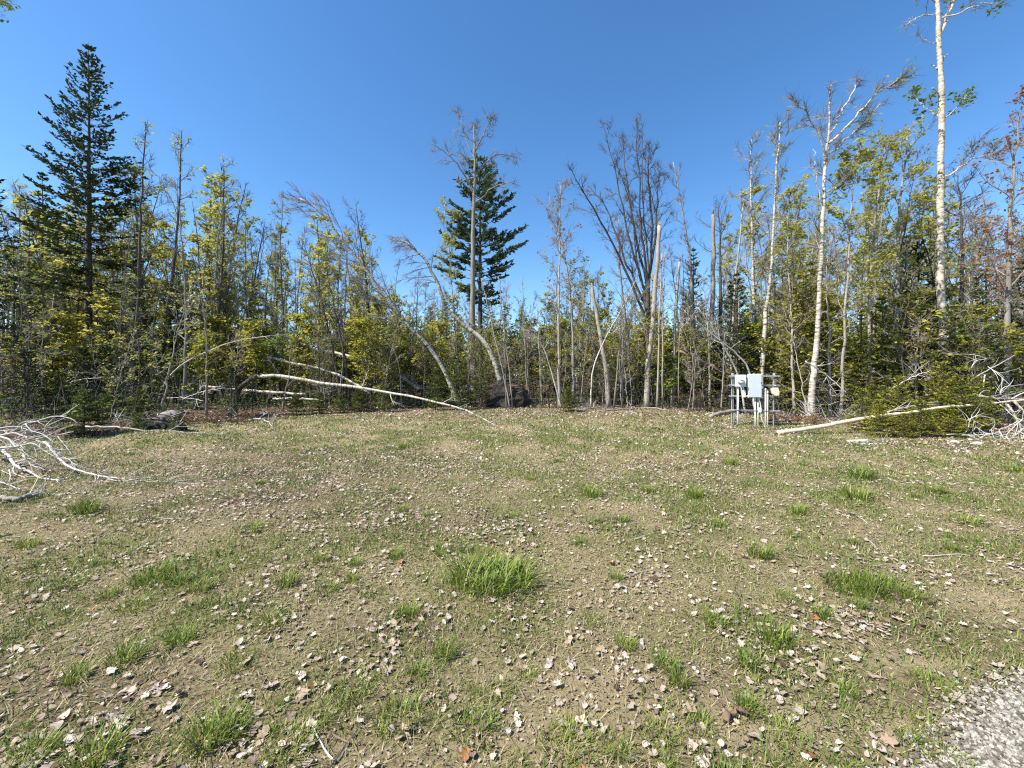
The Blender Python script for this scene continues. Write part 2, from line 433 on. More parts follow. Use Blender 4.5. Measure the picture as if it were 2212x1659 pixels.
ICO_V = np.array([(-1, -1, -.6), (1, -1, -.6), (1, 1, -.6), (-1, 1, -.6), (-.7, -.7, .7), (.7, -.7, .7), (.7, .7, .7), (-.7, .7, .7)])
ICO_Q = np.array([(4, 5, 6, 7), (0, 1, 5, 4), (1, 2, 6, 5), (2, 3, 7, 6), (3, 0, 4, 7)])
def pebbles(mb, P, size, rs):
    n = len(P); S = size * (0.5 + rs.random((n, 1, 1))) * (0.6 + 0.8 * rs.random((n, 1, 3)))
    a = rs.random(n) * 6.28; ca, sa = np.cos(a)[:, None], np.sin(a)[:, None]
    Vv = (ICO_V[None] * (0.75 + 0.5 * rs.random((n, 8, 3)))) * S
    x = Vv[..., 0] * ca - Vv[..., 1] * sa; y = Vv[..., 0] * sa + Vv[..., 1] * ca
    Vv = np.stack([x, y, Vv[..., 2] * 0.8], -1) + P[:, None, :]
    mb.add(Vv.reshape(-1, 3), (np.arange(n)[:, None, None] * 8 + ICO_Q[None]).reshape(-1, 4), None, np.repeat(rs.random(n), 8))
rs = np.random.default_rng(5)
X = rs.uniform(1.0, 3.6, 90000); Y = rs.uniform(1.0, 2.6, 90000)
k = in_gravel(X, Y) + (rs.random(90000) - 0.62) * 0.35 > 0.0
X, Y = X[k][:27000], Y[k][:27000]
gm = MB(); pebbles(gm, np.stack([X, Y, gz(X, Y) + 0.010], -1), 0.0046, rs)
tag(link('gravel', gm.mesh('gravel', M['gravel'])), 'loose pale crushed stones of the gravel drive', 'gravel', None, 'stuff')

# ------------------------------------------------------------------ fallen leaves, grass
def field(y0, y1, dens, rs, pad=1.15, extra=0.8):
    """even scatter over the clearing between two distances"""
    W = 1.32 * y1 * pad + extra; n = int(2 * W * (y1 - y0) * dens)
    X = rs.uniform(-W, W, n); Y = rs.uniform(y0, y1, n)
    k = np.abs(X) < 1.32 * Y * pad + extra
    return X[k], Y[k]

def leaf_shape(rs, lobes):
    """one curled dead leaf, outline as a fan of triangles round the midrib, unit length"""
    if lobes:
        r = [(0, -.5), (.16, -.36), (.42, -.34), (.28, -.14), (.5, .1), (.24, .12), (.26, .34), (0, .55), (-.26, .34), (-.24, .12), (-.5, .1), (-.28, -.14), (-.42, -.34), (-.16, -.36)]
    else:
        r = [(0, -.5), (.2, -.36), (.33, -.1), (.3, .16), (.15, .38), (0, .55), (-.15, .38), (-.3, .16), (-.33, -.1), (-.2, -.36)]
    V = np.array([(x * (1 + .3 * (rs.random() - .5)), y * (1 + .2 * (rs.random() - .5)), 0) for x, y in r] + [(0, 0, 0)])
    cu, fo, tw = rs.uniform(-.5, 1.0), rs.uniform(-.3, .9), rs.uniform(-.5, .5)
    V[:, 2] = fo * np.abs(V[:, 0]) * 0.8 + cu * V[:, 1] ** 2 * 1.0 + tw * V[:, 0] * V[:, 1] + (rs.random(len(V)) - .5) * 0.18
    n = len(r); T = [(n, a, (a + 1) % n) for a in range(n)]
    V[:, 2] -= V[:, 2].min()
    return V, np.array(T)

rs = np.random.default_rng(21)
SHAPES = [leaf_shape(rs, k % 2 == 0) for k in range(10)]
def place_leaves(mb, X, Y, size, rs, tint):
    which = rs.integers(0, len(SHAPES), len(X))
    Z = gz(X, Y)
    for w, (SV, ST) in enumerate(SHAPES):
        k = np.nonzero(which == w)[0]; n = len(k)
        if n == 0: continue
        a = rs.random(n) * 6.28; S = size[k][:, None]
        tx, ty = (rs.random(n) - .5) * 0.8, (rs.random(n) - .5) * 0.8
        x = SV[None, :, 0] * S; y = SV[None, :, 1] * S
        z = SV[None, :, 2] * S + tx[:, None] * x + ty[:, None] * y + 0.25 * S
        Vv = np.stack([x * np.cos(a)[:, None] - y * np.sin(a)[:, None] + X[k][:, None], x * np.sin(a)[:, None] + y * np.cos(a)[:, None] + Y[k][:, None], z + Z[k][:, None] + 0.004], -1)
        m = len(SV)
        mb.add(Vv.reshape(-1, 3), None, (np.arange(n)[:, None, None] * m + ST[None]).reshape(-1, 3), np.repeat(tint[k], m))
def leaf_density(X, Y):
    c = np.clip(fbm(X, Y, 0.36, 61, 4) * 4.0 - 1.75, 0, 1)
    return np.clip((0.10 + 0.75 * f_duff(X, Y) + 0.28 * (1 - f_sand(X, Y))) * (0.16 + 0.9 * c), 0.03, 1)

mb = MB()
for y0, y1, d, s in ((0.9, 3.2, 1500, 0.036), (3.2, 7, 950, 0.040), (7, 13, 420, 0.050), (13, 22, 130, 0.075)):
    X, Y = field(y0, y1, d, rs)
    k = (rs.random(len(X)) < leaf_density(X, Y)) & (in_gravel(X, Y) < 0.02)
    X, Y = X[k], Y[k]
    t = np.clip(rs.normal(0.60, 0.27, len(X)), 0, 1)
    if y0 < 7: place_leaves(mb, X, Y, s * rs.uniform(0.25, 1.2, len(X)), rs, t)
    else: leaves(mb, np.stack([X, Y, gz(X, Y) + .012], -1), s, .72, .85, t, np.stack([rs.random(len(X)) - .5, rs.random(len(X)) - .5, (rs.random(len(X)) - .35) * .5], -1), rs)
for y0, y1, d, s in ((0.9, 3.2, 1500, 0.015), (3.2, 7, 650, 0.020), (7, 13, 230, 0.034), (13, 20, 90, 0.05)):   # broken bits of leaf
    X, Y = field(y0, y1, d, rs)
    k = (rs.random(len(X)) < 0.35 + 0.65 * np.clip(fbm(X, Y, 0.3, 15, 3) * 3 - 1, 0, 1)) & (in_gravel(X, Y) < 0.0) & (Y < edge_y(X) + 2)
    X, Y = X[k], Y[k]
    leaves(mb, np.stack([X, Y, gz(X, Y) + 0.006], -1), s, 0.85, 0.7, np.clip(rs.normal(0.46, 0.24, len(X)), 0, 1), np.stack([rs.random(len(X)) - .5, rs.random(len(X)) - .5, (rs.random(len(X)) - .3) * .5], -1), rs)
tag(link('leaf_litter', mb.mesh('leaf_litter', M['dry_leaf'], True)), 'small dead leaves scattered thick over the clearing floor', 'leaf litter', None, 'stuff')

# the large leaves that can be picked apart
TMARK = [(1060, 1262, 'near the big broad-bladed clump'), (250, 1060, 'near the bleached fallen treetop'), (1870, 1275, 'near the wide pale green clump'), (2080, 1560, 'near the gravel drive'), (1640, 930, 'on the side of the utility rack'), (1000, 930, 'on the side of the fallen birch tip'), (300, 1500, 'among the thick leaf litter'), (1300, 1550, 'on the bare sandy ground'), (2000, 980, 'on the side of the low firs'), (450, 1250, 'on the green leafy slope'), (1450, 1090, 'in the middle of the clearing')]
def tmark(x, y): return min(TMARK, key=lambda m: (G(m[0], m[1])[0] - x) ** 2 + (G(m[0], m[1])[1] - y) ** 2)[2]
KINDS = [('pale', 'dry_leaf_pale', 'large pale bleached dead leaf lying on the open ground', 'pale dead leaves', 170),
         ('tan', 'dry_leaf_tan', 'large tan dead leaf lying on the open ground', 'tan dead leaves', 80),
         ('dark', 'dry_leaf_dark', 'dark brown curled dead leaf lying on the open ground', 'dark brown dead leaves', 28),
         ('rust', 'dry_leaf_rust', 'rust-orange dead leaf lying on the open ground', 'rust-orange dead leaves', 16)]
for kn, mt, lab, grp, cnt in KINDS:
    protos = []
    for q in range(6):
        SV, ST = SHAPES[(q * 3 + len(kn)) % len(SHAPES)]
        b = MB(); b.add(SV, None, ST, rs.random()); protos.append(b.mesh('dead_leaf', M[mt], True))
    done = 0
    while done < cnt:
        y = 1.15 + 3.2 * rs.random() ** 1.3; x = rs.uniform(-1.3, 1.3) * y
        if rs.random() > leaf_density(np.array(x), np.array(y)) * 1.3 or in_gravel(np.array(x), np.array(y)) > 0: continue
        o = link('dead_leaf', protos[int(rs.integers(0, 6))], None, (x, y, float(gz(x, y)) + 0.012))
        s = rs.uniform(0.035, 0.068); o.scale = (s, s, s * rs.uniform(.7, 1.5))
        o.rotation_euler = (rs.uniform(-.4, .4), rs.uniform(-.4, .4), rs.uniform(0, 6.28))
        tl = tmark(x, y); tag(o, lab.replace(' lying on the open ground', '') + ' ' + tl, 'leaf', grp + ' ' + tl); done += 1

def blades(mb, X, Y, h, w, rs, tint, lean=0.6, Z=None, ang=None):
    n = len(X)
    if n == 0: return
    a = rs.random(n) * 6.28 if ang is None else ang
    l = h * lean * (0.2 + rs.random(n) * 1.2)
    D = np.stack([np.cos(a), np.sin(a)], -1); S = np.stack([-D[:, 1], D[:, 0]], -1) * (w / 2)[:, None]
    z0 = gz(X, Y) if Z is None else Z
    P = np.stack([X, Y], -1)
    def ring(t, lt, wt): return np.concatenate([P + D * (l * lt)[:, None] + S * wt, (z0 + h * t)[:, None]], 1)
    b0, b1 = ring(-0.02, 0, 1), ring(-0.02, 0, -1)
    m0, m1 = ring(0.6, 0.35, 0.8), ring(0.6, 0.35, -0.8)
    tip = ring(0.95, 1.0, 0)
    Vv = np.stack([b0, b1, m1, m0, tip], 1).reshape(-1, 3); b = np.arange(n)[:, None] * 5
    mb.add(Vv, b + np.array([[0, 1, 2, 3]]), b + np.array([[3, 2, 4]]), np.repeat(tint, 5))

mb = MB()
for y0, y1, dg, dd, h, w in ((0.9, 3.0, 2300, 2000, 0.040, 0.0040), (3.0, 6, 1150, 1000, 0.042, 0.0055), (6, 11, 480, 480, 0.050, 0.010), (11, 20, 150, 130, 0.060, 0.018)):
    X, Y = field(y0, y1, dg, rs); g = f_green(X, Y)
    k = (rs.random(len(X)) < np.clip(g * 1.25, 0, 1)) & (in_gravel(X, Y) < 0.05); X, Y, g = X[k], Y[k], g[k]
    blades(mb, X, Y, h * rs.uniform(0.35, 1.5, len(X)) * (0.7 + 0.6 * g), w * rs.uniform(.7, 1.4, len(X)), rs, np.clip(rs.normal(0.33, 0.14, len(X)), 0, .58), 0.9)
    X, Y = field(y0, y1, dd, rs)                      # dry thatch lying nearly flat
    k = (rs.random(len(X)) < 0.75 - 0.35 * f_sand(X, Y)) & (in_gravel(X, Y) < 0.0) & (Y < edge_y(X)); X, Y = X[k], Y[k]
    blades(mb, X, Y, h * rs.uniform(0.2, 0.8, len(X)), w * rs.uniform(.6, 1.2, len(X)), rs, np.clip(rs.normal(0.78, 0.16, len(X)), 0.5, 1), 3.0)
for y0, y1, d in ((0.9, 3.5, 130), (3.5, 9, 45)):       # long straws
    X, Y = field(y0, y1, d, rs); k = (in_gravel(X, Y) < -.05) & (Y < edge_y(X) - 1) & (rs.random(len(X)) < np.clip(fbm(X, Y, .8, 33) * 2.2 - .4, 0, 1)); X, Y = X[k], Y[k]
    blades(mb, X, Y, rs.uniform(.008, .035, len(X)), (.0022 if y0 < 3 else .0042) * rs.uniform(.8, 1.4, len(X)), rs, rs.uniform(.82, 1, len(X)), 1.0 / .17 * rs.uniform(.6, 1.2))
tag(link('short_grass', mb.mesh('short_grass', M['grass'])), 'short sparse green and straw-coloured grass over the clearing', 'grass', None, 'stuff')

def tuft_mesh(wd, h, n, rs, bw, dry=0.12, lean=.9):
    b = MB(); a = rs.random(n) * 6.28; r = wd * 0.5 * np.sqrt(rs.random(n))
    X = r * np.cos(a); Y = r * np.sin(a)
    t = np.where(rs.random(n) < dry, rs.uniform(.88, 1, n), np.clip(rs.normal(0.48, 0.2, n), 0, .84))
    blades(b, X, Y, h * rs.uniform(.35, 1.05, n), bw * rs.uniform(.6, 1.3, n), rs, t, lean, np.zeros(n), np.where(rs.random(n) < .55, a, rs.random(n) * 6.28))
    return b.mesh('grass_tuft', M['tuft'])
TP = [tuft_mesh(0.13, 0.10, 130, rs, 0.0045) for _ in range(5)] + [tuft_mesh(0.18, 0.075, 150, rs, 0.004) for _ in range(4)]
TUFTS = [(190, 1108, 1.9), (1850, 1078, 2.2), (1860, 1034, 2.2), (1540, 1348, 1), (1675, 1390, 1.25), (1030, 1575, 1.2), (1275, 1345, .9), (1085, 1495, .8), (1140, 1460, .6), (1440, 1440, .9), (1465, 1480, .8),
         (620, 1265, 1.1), (855, 1206, 1.0), (690, 1213, .9), (710, 1280, .9), (800, 1283, .9), (955, 1199, .9), (330, 1250, 1.7), (385, 1262, 1.1), (435, 1275, 1.1), (270, 1425, 1.1), (160, 1465, .9), (390, 1385, 1.1), (590, 1350, 1.1),
         (290, 1315, 1.2), (2010, 1487, 1.0), (2040, 1640, .9), (1825, 1500, .7), (1400, 1063, 1.3), (1280, 1075, 2.0), (1580, 1004, 1.6), (2190, 1020, 1.6), (1420, 1600, .9), (1230, 1612, 1.2), (1510, 1570, .7), (160, 1260, 1.1),
         (450, 1600, 1.2), (200, 1645, 1.2), (1640, 1204, 1.5), (1970, 1296, 1.0), (1330, 1250, .9), (1700, 1300, .9), (545, 1145, 1.4), (1100, 1120, 1.0), (2090, 1130, 1.6), (1500, 1075, 1.6), (1720, 1110, 1.4), (60, 1180, 1.3),
         (870, 968, 1.5), (1205, 998, 1.2), (510, 1440, 1.0), (760, 1500, 1.0), (860, 1560, 1.1), (620, 1620, 1.2), (1350, 1400, .8), (1620, 1440, .9), (960, 1420, .9), (880, 1330, 1.0), (2020, 1065, 1.5), (1250, 1180, 1.0)]
tried = 0
while len(TUFTS) < 250 and tried < 8000:
    tried += 1; y = 1.3 + 8.5 * rs.random() ** 1.5; x = rs.uniform(-1.3, 1.3) * y
    if rs.random() < float(f_green(np.array([x]), np.array([y]))[0]) * .8 + .03 and in_gravel(np.array(x), np.array(y)) < -.05 and y < edge_y(x) - 1: TUFTS.append((CX + FPX * x / y, HY + FPX * CAMH / y, rs.uniform(.35, .95)))
for q, (dx, dy, s) in enumerate(TUFTS):
    tg = G(dx, dy); tl = min(TMARK, key=lambda m: (G(m[0], m[1])[0] - tg[0]) ** 2 + (G(m[0], m[1])[1] - tg[1]) ** 2)[2]
    x, y = G(dx, dy); o = link('grass_tuft', TP[q % len(TP)], None, (x, y, float(gz(x, y)) - 0.005)); o.scale = (s, s, s * rs.uniform(.8, 1.15)); o.rotation_euler[2] = rs.random() * 6.28
    tag(o, 'small tuft of green grass ' + tl, 'grass tuft', 'small grass tufts ' + tl)
x, y = G(1060, 1262)
o = link('grass_tuft', tuft_mesh(0.58, 0.20, 380, rs, 0.012, .15, 1.4), None, (x, y, float(gz(x, y)) - .01)); o.scale = (1, .75, 1)
tag(o, 'largest broad-bladed bright green grass clump in the middle of the clearing', 'grass tuft')
x, y = G(1870, 1275)
o = link('grass_tuft', tuft_mesh(0.55, 0.13, 620, rs, 0.007, .2), None, (x, y, float(gz(x, y)) - .01)); o.scale = (1, .6, 1)
tag(o, 'wide low pale green grass clump beside the sandy patch', 'grass tuft')

# dry weed stems
STEMS = []
for q in range(5):
    b = MB(); h = rs.uniform(.14, .3); P = smooth_path([(0, 0, -.02), (rs.uniform(-.03, .03), rs.uniform(-.03, .03), h * .5), (rs.uniform(-.09, .09), rs.uniform(-.06, .06), h)], 7, .004)
    tube(b, P, np.linspace(.0026, .001, 7), 4)
    for k in range(int(rs.integers(1, 4))):
        s = P[int(rs.integers(2, 6))]; tube(b, [s, s + np.array([rs.uniform(-.05, .05), rs.uniform(-.04, .04), rs.uniform(.02, .06)])], [.0016, .0008], 3)
    STEMS.append(b.mesh('weed_stem', M['stem']))
for q in range(60):
    y = rs.uniform(1.4, 5.5); x = rs.uniform(-1.25, 1.25) * y
    if in_gravel(np.array(x), np.array(y)) > 0: continue
    o = link('weed_stem', STEMS[q % 5], None, (x, y, float(gz(x, y)))); o.rotation_euler = (rs.uniform(-.25, .25), rs.uniform(-.25, .25), rs.random() * 6.28); s = rs.uniform(.7, 1.2); o.scale = (s, s, s)
    tag(o, 'thin dry brown weed stem standing in the sparse grass', 'weed stem', 'dry weed stems')
# twigs lying on the ground
for q in range(46):
    y = rs.uniform(1.4, 9); x = rs.uniform(-1.2, 1.2) * y; L = rs.uniform(.12, .5); a = rs.random() * 3.14
    t = np.linspace(-.5, .5, 7); px = x + t * L * math.cos(a) + (rs.random(7) - .5) * .02; py = y + t * L * math.sin(a) + (rs.random(7) - .5) * .02
    b = MB(); tube(b, np.stack([px - x, py - y, gz(px, py) + .014 - float(gz(x, y))], -1), np.linspace(.005, .002, 7), 4)
    o = link('twig', b.mesh('twig', M['stem' if q % 3 else 'bark_dead']), None, (x, y, float(gz(x, y))))
    tag(o, 'thin pale twig lying on the clearing floor' if q % 3 == 0 else 'thin brown twig lying on the clearing floor', 'twig', 'pale twigs on the ground' if q % 3 == 0 else 'brown twigs on the ground')

# pebbles and stones
def rock(name, dx, dy, size, label, cat='stone', group=None, flat=.6, mt='stone'):
    x, y = G(dx, dy); u = np.linspace(0, 2 * math.pi, 11)[:-1]; b = MB(); Vv = []; nr = 6
    for k in range(nr + 1):
        ph = -math.pi / 2 + math.pi * k / nr
        for a in u: Vv.append((math.cos(ph) * math.cos(a), math.cos(ph) * math.sin(a) * .75, math.sin(ph) * flat))
    Vv = np.array(Vv) * size * (1 + (rs.random((len(Vv), 1)) - .5) * .22)
    i = np.arange(nr)[:, None] * 10; j = np.arange(10)[None]; k2 = (j + 1) % 10
    b.add(Vv, np.stack([i + j, i + k2, i + 10 + k2, i + 10 + j], -1).reshape(-1, 4))
    o = link(name, b.mesh(name, M[mt], True), None, (x, y, float(gz(x, y)) + size * flat * .45)); o.rotation_euler[2] = rs.random() * 3
    return tag(o, label, cat, group)
rock('stone', 2063, 958, .085, 'pale rounded stone near the tangle of dead branches', group='pale stones by the dead branches', flat=.5)
rock('stone', 2112, 961, .10, 'pale rounded stone near the tangle of dead branches', group='pale stones by the dead branches', flat=.5)
rock('stone', 2095, 952, .07, 'pale rounded stone near the tangle of dead branches', group='pale stones by the dead branches', flat=.5)
for q in range(34):
    y = rs.uniform(1.3, 3.2); x = y * rs.uniform(.25, 1.15)
    dx, dy = CX + FPX * x / y, HY + FPX * CAMH / y
    if in_gravel(np.array(x), np.array(y)) > 0: continue
    rock('pebble', dx, dy, rs.uniform(.008, .018), 'small smooth pale pebble on the sandy ground', 'pebble', 'pebbles on the sand', .6)
# flat white slab of wood in front of the low firs
b = MB(); t = np.linspace(0, 1, 8)
for k in range(7):
    pass
pts = [(-.27, -.05), (-.2, -.085), (-.02, -.075), (.16, -.06), (.27, -.02), (.2, .055), (0, .08), (-.22, .06)]
Vv = [(x, y, 0.0) for x, y in pts] + [(x * .96, y * .92, .05 + .02 * math.sin(x * 9)) for x, y in pts] + [(0, 0, .058)]
b.add(Vv, [(k, (k + 1) % 8, 8 + (k + 1) % 8, 8 + k) for k in range(8)], [(16, 8 + k, 8 + (k + 1) % 8) for k in range(8)])
x, y = G(1854, 955); o = link('wood_slab', b.mesh('wood_slab', M['bark_dead']), None, (x, y, float(gz(x, y)) + .0)); o.rotation_euler = (0, 0.03, -.1)
tag(o, 'flat whitish slab of bare wood lying before the low firs', 'wood slab')

# ------------------------------------------------------------------ trees
def interp_path(P, t):
    n = len(P) - 1; q = min(max(t, 0), 1) * n; i = min(int(q), n - 1); f = q - i
    return P[i] * (1 - f) + P[i + 1] * f, unit(P[i + 1] - P[i])

def grow(P, r0, r1, rs, wood, twig, leaf, cs=.4, nb=18, bl=2.5, el=45, curl=.5, nsub=6, ntw=6, nlf=0, ls=.09, flat=.55, wind=(0, 0), lt=None, twl=.35, sides=4, sublen=.42, tip=True, lclump=.5, top_r=None):
    """limbs, sub-branches, twigs and leaves on a stem path P"""
    tw0, tw1, lp, ltint = [], [], [], []
    ga = rs.random() * 6.28
    mains = []
    for k in range(nb):
        t = cs + (0.985 - cs) * ((k + rs.random() * .8) / nb)
        p, d = interp_path(P, t); rr = r0 + (r1 - r0) * t
        ga += 2.399 + (rs.random() - .5) * .8
        L = bl * (1 - .62 * (t - cs) / (1 - cs + 1e-6)) * rs.uniform(.55, 1.12)
        e = R(el + rs.uniform(-16, 16))
        ref = np.array([0, 0, 1.0]) if abs(d[2]) < .8 else np.array([1.0, 0, 0])
        A = unit(np.cross(d, ref)); B = np.cross(d, A)
        out = math.cos(ga) * A + math.sin(ga) * B
        D = unit(out * math.cos(e) + d * math.sin(e) + np.array([wind[0], wind[1], 0]))
        n = 7; Q = [p]
        for s in range(n - 1):
            D = unit(D + np.array([wind[0] * .12, wind[1] * .12, curl * .16]) + (rs.random(3) - .5) * .34)
            Q.append(Q[-1] + D * L / (n - 1))
        Q = np.array(Q); br = max(min(rr * .5, .012 + L * .011), .008)
        tube(wood, Q, np.linspace(br, .005, n), sides, cap=False); mains.append((Q, L))
    if tip: mains.append((np.array([interp_path(P, t)[0] for t in np.linspace(.72, 1, 6)]), bl * .6))
    for Q, L in mains:
        m = max(2, int(nsub * (0.5 + L / (bl + .01))))
        for k in range(m):
            s = .18 + .82 * (k + rs.random()) / m; p, d = interp_path(Q, s)
            sl = L * sublen * (1.05 - .6 * s) * rs.uniform(.6, 1.2)
            out = unit(rs.random(3) - .5); out = unit(out - d * np.dot(out, d)); out[2] *= .6
            D = unit(d * .75 + out * .8 + np.array([wind[0] * .6, wind[1] * .6, curl * .25]))
            S = [p]
            for q in range(3):
                D = unit(D + (rs.random(3) - .5) * .3 + np.array([0, 0, curl * .08])); S.append(S[-1] + D * sl / 3)
            S = np.array(S); tube(twig, S, np.linspace(.0095, .0045, 4), 3, cap=False)
            nt_ = max(2, int(ntw * rs.uniform(.7, 1.3)))
            tt = rs.random(nt_) * .95 + .05; ii = np.minimum((tt * 3).astype(int), 2); ff = (tt * 3 - ii)[:, None]
            b0 = S[ii] * (1 - ff) + S[ii + 1] * ff
            dd = unit(D * .9 + (rs.random((nt_, 3)) - .5) * 1.5 + np.array([wind[0], wind[1], curl * .25]))
            b1 = b0 + dd * (twl * rs.uniform(.4, 1.2, (nt_, 1)))
            tw0.append(b0); tw1.append(b1)
            if nlf and rs.random() < lclump:
                c = rs.random() * .5
                for _ in range(nlf):
                    f = rs.uniform(.35, 1.05, (nt_, 1)); lp.append(b0 + (b1 - b0) * f + (rs.random((nt_, 3)) - .5) * np.array([.14, .14, .07])); ltint.append(np.clip(c + .5 * rs.random(nt_), 0, 1))
    sticks(twig, np.concatenate(tw0), np.concatenate(tw1), .0058, .003)
    if lp: leaves(leaf, np.concatenate(lp), ls, flat, .8, np.concatenate(ltint), None, rs)

def stem(mb, P, r0, r1, sides=8, flare=.35, snapped=False, rs=RS, wob=.1):
    n = len(P); t = np.linspace(0, 1, n)
    r = r0 + (r1 - r0) * t; r = r * (1 + flare * np.exp(-t * 22))
    tube(mb, P, r, sides, wob=wob)
    if snapped:
        p, d = P[-1], unit(P[-1] - P[-2])
        for k in range(7):
            a = k * .9; q = p + np.array([math.cos(a), math.sin(a), 0]) * r1 * .55
            tube(mb, [q - d * .1, q + d * rs.uniform(.12, .45) + (rs.random(3) - .5) * .05], [r1 * .42, .004], 4)

def deciduous(name, label, cat, path, r0, r1, seed, trunk='bark_grey', twig='twig', leafm=None, group=None, n=22, jit=.03, snapped=False, limbs=None, loc=None, extra=None, flare=.35, **kw):
    """path in world coordinates; origin at its foot"""
    rs = np.random.default_rng(seed); base = np.array(path[0], float); P = smooth_path(np.array(path, float) - base, n, jit, rs)
    tr, br, tw, lf = MB(), MB(), MB(), MB()
    stem(tr, P, r0, r1, 8, flare, snapped, rs)
    if limbs:
        for q, (L, lr, k2) in enumerate(limbs):
            Q = smooth_path(np.array(L, float) - base, 14, .05, rs); tube(tr, Q, np.linspace(lr, .012, 14), 6, cap=False)
            if k2: grow(Q, lr * .8, .012, rs, br, tw, lf, **k2)
    if kw.get('nb', 18): grow(P, r0, r1, rs, br, tw, lf, **kw)
    parts = [('trunk', tr, trunk, True)]
    if br.n: parts.append(('branch_wood', br, trunk if trunk not in ('birch', 'aspen', 'log') else 'bark_grey', True))
    if tw.n: parts.append(('twigs', tw, twig, False))
    if lf.n: parts.append(('crown', lf, leafm or 'leaf_spring', False))
    meshes = [(pn, b.mesh(pn, M[mt], sm)) for pn, b, mt, sm in parts]
    if name is None: return meshes
    return put(name, label, cat, meshes, tuple(base), 0, group)

def put(name, label, cat, meshes, loc, rotz=0, group=None, scale=1.0):
    t = thing(name, label, cat, loc, rotz, group, scale)
    for pn, me in meshes:
        o = link(pn, me, t)
        if pn != 'trunk': o['kind'] = 'stuff'
    return t

def conifer(seed, H, rad, z0=.6, trunk_r=None, nwh=None, needle=(.09, .035), dens=11, nsp=.055, low=-.25, high=.55, power=.85, droop=.35, bare=0.0, mat='needle_dark', bark_='bark_dark', fan=.8, gaps=0.0, tlen=.34, sag=0.0, wide=1.0, endonly=False):
    rs = np.random.default_rng(seed); tr, wd, nd = MB(), MB(), MB()
    n = 16; t = np.linspace(0, 1, n); P = np.stack([np.zeros(n), np.zeros(n), t * H], -1) + (rs.random((n, 3)) - .5) * np.array([.05, .05, 0]) * min(1, H / 6); P[0] = (0, 0, -.1)
    r0 = trunk_r or H * .011 + .008
    stem(tr, P, r0, .008, 7, .25, False, rs)
    nwh = nwh or int((H - z0) / (.16 + .012 * H)) + 4
    az = rs.random() * 6.28
    PQ, DQ = [], []; C0 = []
    for w in range(nwh):
        tt = (w + rs.random() * .7) / nwh
        z = z0 + (H * .985 - z0) * tt
        for k in range(int(rs.integers(4, 7))):
            az += 6.28 / 5.3 + (rs.random() - .5) * .6
            prof = min(1.0, (1 - tt) * wide) ** power * min(1.0, .55 + tt * 4)
            L = max(.10, rad * prof * rs.uniform(.6, 1.12))
            if rs.random() < gaps: L *= .35
            sl = low + (high - low) * tt + rs.uniform(-.12, .12)
            m = 7; s = np.linspace(0, 1, m); zz = z + L * (sl * s - droop * s * s * (1 - tt) + .22 * s ** 3)
            a2 = az + (s * s) * rs.uniform(-.2, .2)
            Q = np.stack([np.cos(a2) * L * s, np.sin(a2) * L * s, zz], -1); Q[:, :2] += np.interp(z, P[:, 2], P[:, 0]) * 0
            tube(wd, Q, np.linspace(.005 + .008 * L, .003, m), 3, cap=False)
            dead = bare > 0 and tt < bare and rs.random() < 1.0 - .55 * tt / bare
            nt_ = max(3, int(L * dens)); st = np.sort(rs.uniform(.3 if endonly else (.12 if L < 1 else .25), 1, nt_))
            side = np.where(rs.random(nt_) < .5, -1, 1)
            qi = np.minimum((st * (m - 1)).astype(int), m - 2); qf = (st * (m - 1) - qi)[:, None]
            b0 = Q[qi] * (1 - qf) + Q[qi + 1] * qf; tg = unit(Q[qi + 1] - Q[qi]); pr = unit(np.cross(tg, np.array([[0, 0, 1.0]]))) * side[:, None]
            dd = unit(tg * .75 + pr * fan + (rs.random((nt_, 3)) - .5) * .3 - np.array([[0, 0, sag]]))
            tl = (.10 + tlen * L * (1.05 - st) * .9) * rs.uniform(.6, 1.2, nt_)
            tl = np.minimum(tl, .75)[:, None]
            b1 = b0 + dd * tl
            sticks(wd, b0, b1, .0035, .002)
            if dead: continue
            clump = rs.random() * .45
            # needles on the side twigs and along the branch
            for A0, A1, lab in ((b0, b1, 1), (Q[4 if endonly else 2:-1], Q[5 if endonly else 3:], 0)):
                for a_, b_ in zip(A0, A1):
                    ln = np.linalg.norm(b_ - a_); c = max(2, int(ln / nsp)); f = (np.arange(c) + rs.random(c)) / c
                    PQ.append(a_ + (b_ - a_) * f[:, None]); ax = unit(b_ - a_); DQ.append(np.broadcast_to(ax, (c, 3))); C0.append(np.full(c, clump))
    PQ = np.concatenate(PQ); DQ = np.concatenate(DQ); C0 = np.concatenate(C0); k = len(PQ)
    D = unit(DQ + (rs.random((k, 3)) - .5) * np.array([1.5, 1.5, .8]))
    leaves(nd, PQ, needle[0], .55, needle[1] / needle[0] * 1.6, np.clip(C0 + .55 * rs.random(k), 0, 1), D, rs)
    return [('trunk', tr.mesh('trunk', M[bark_], True)), ('branch_wood', wd.mesh('branch_wood', M['twig_dark'])), ('crown', nd.mesh('crown', M[mat]))]

def foot(dx, dy=None, Y=None):
    if Y is None: x, y = G(dx, dy)
    else: x, y = (dx - CX) / FPX * Y, Y
    return (x, y, float(gz(x, y)) - .04)

def path_d(pts, Y0, Y1=None, ground_first=True):
    """picture points read at a given distance (interpolated Y0..Y1)"""
    Y1 = Y0 if Y1 is None else Y1; n = len(pts); out = []
    for k, (dx, dy) in enumerate(pts):
        out.append(AT(dx, dy, Y0 + (Y1 - Y0) * k / max(1, n - 1)))
    if ground_first:
        x, y, _ = out[0]; out[0] = (x, y, float(gz(x, y)) - .05)
    return out

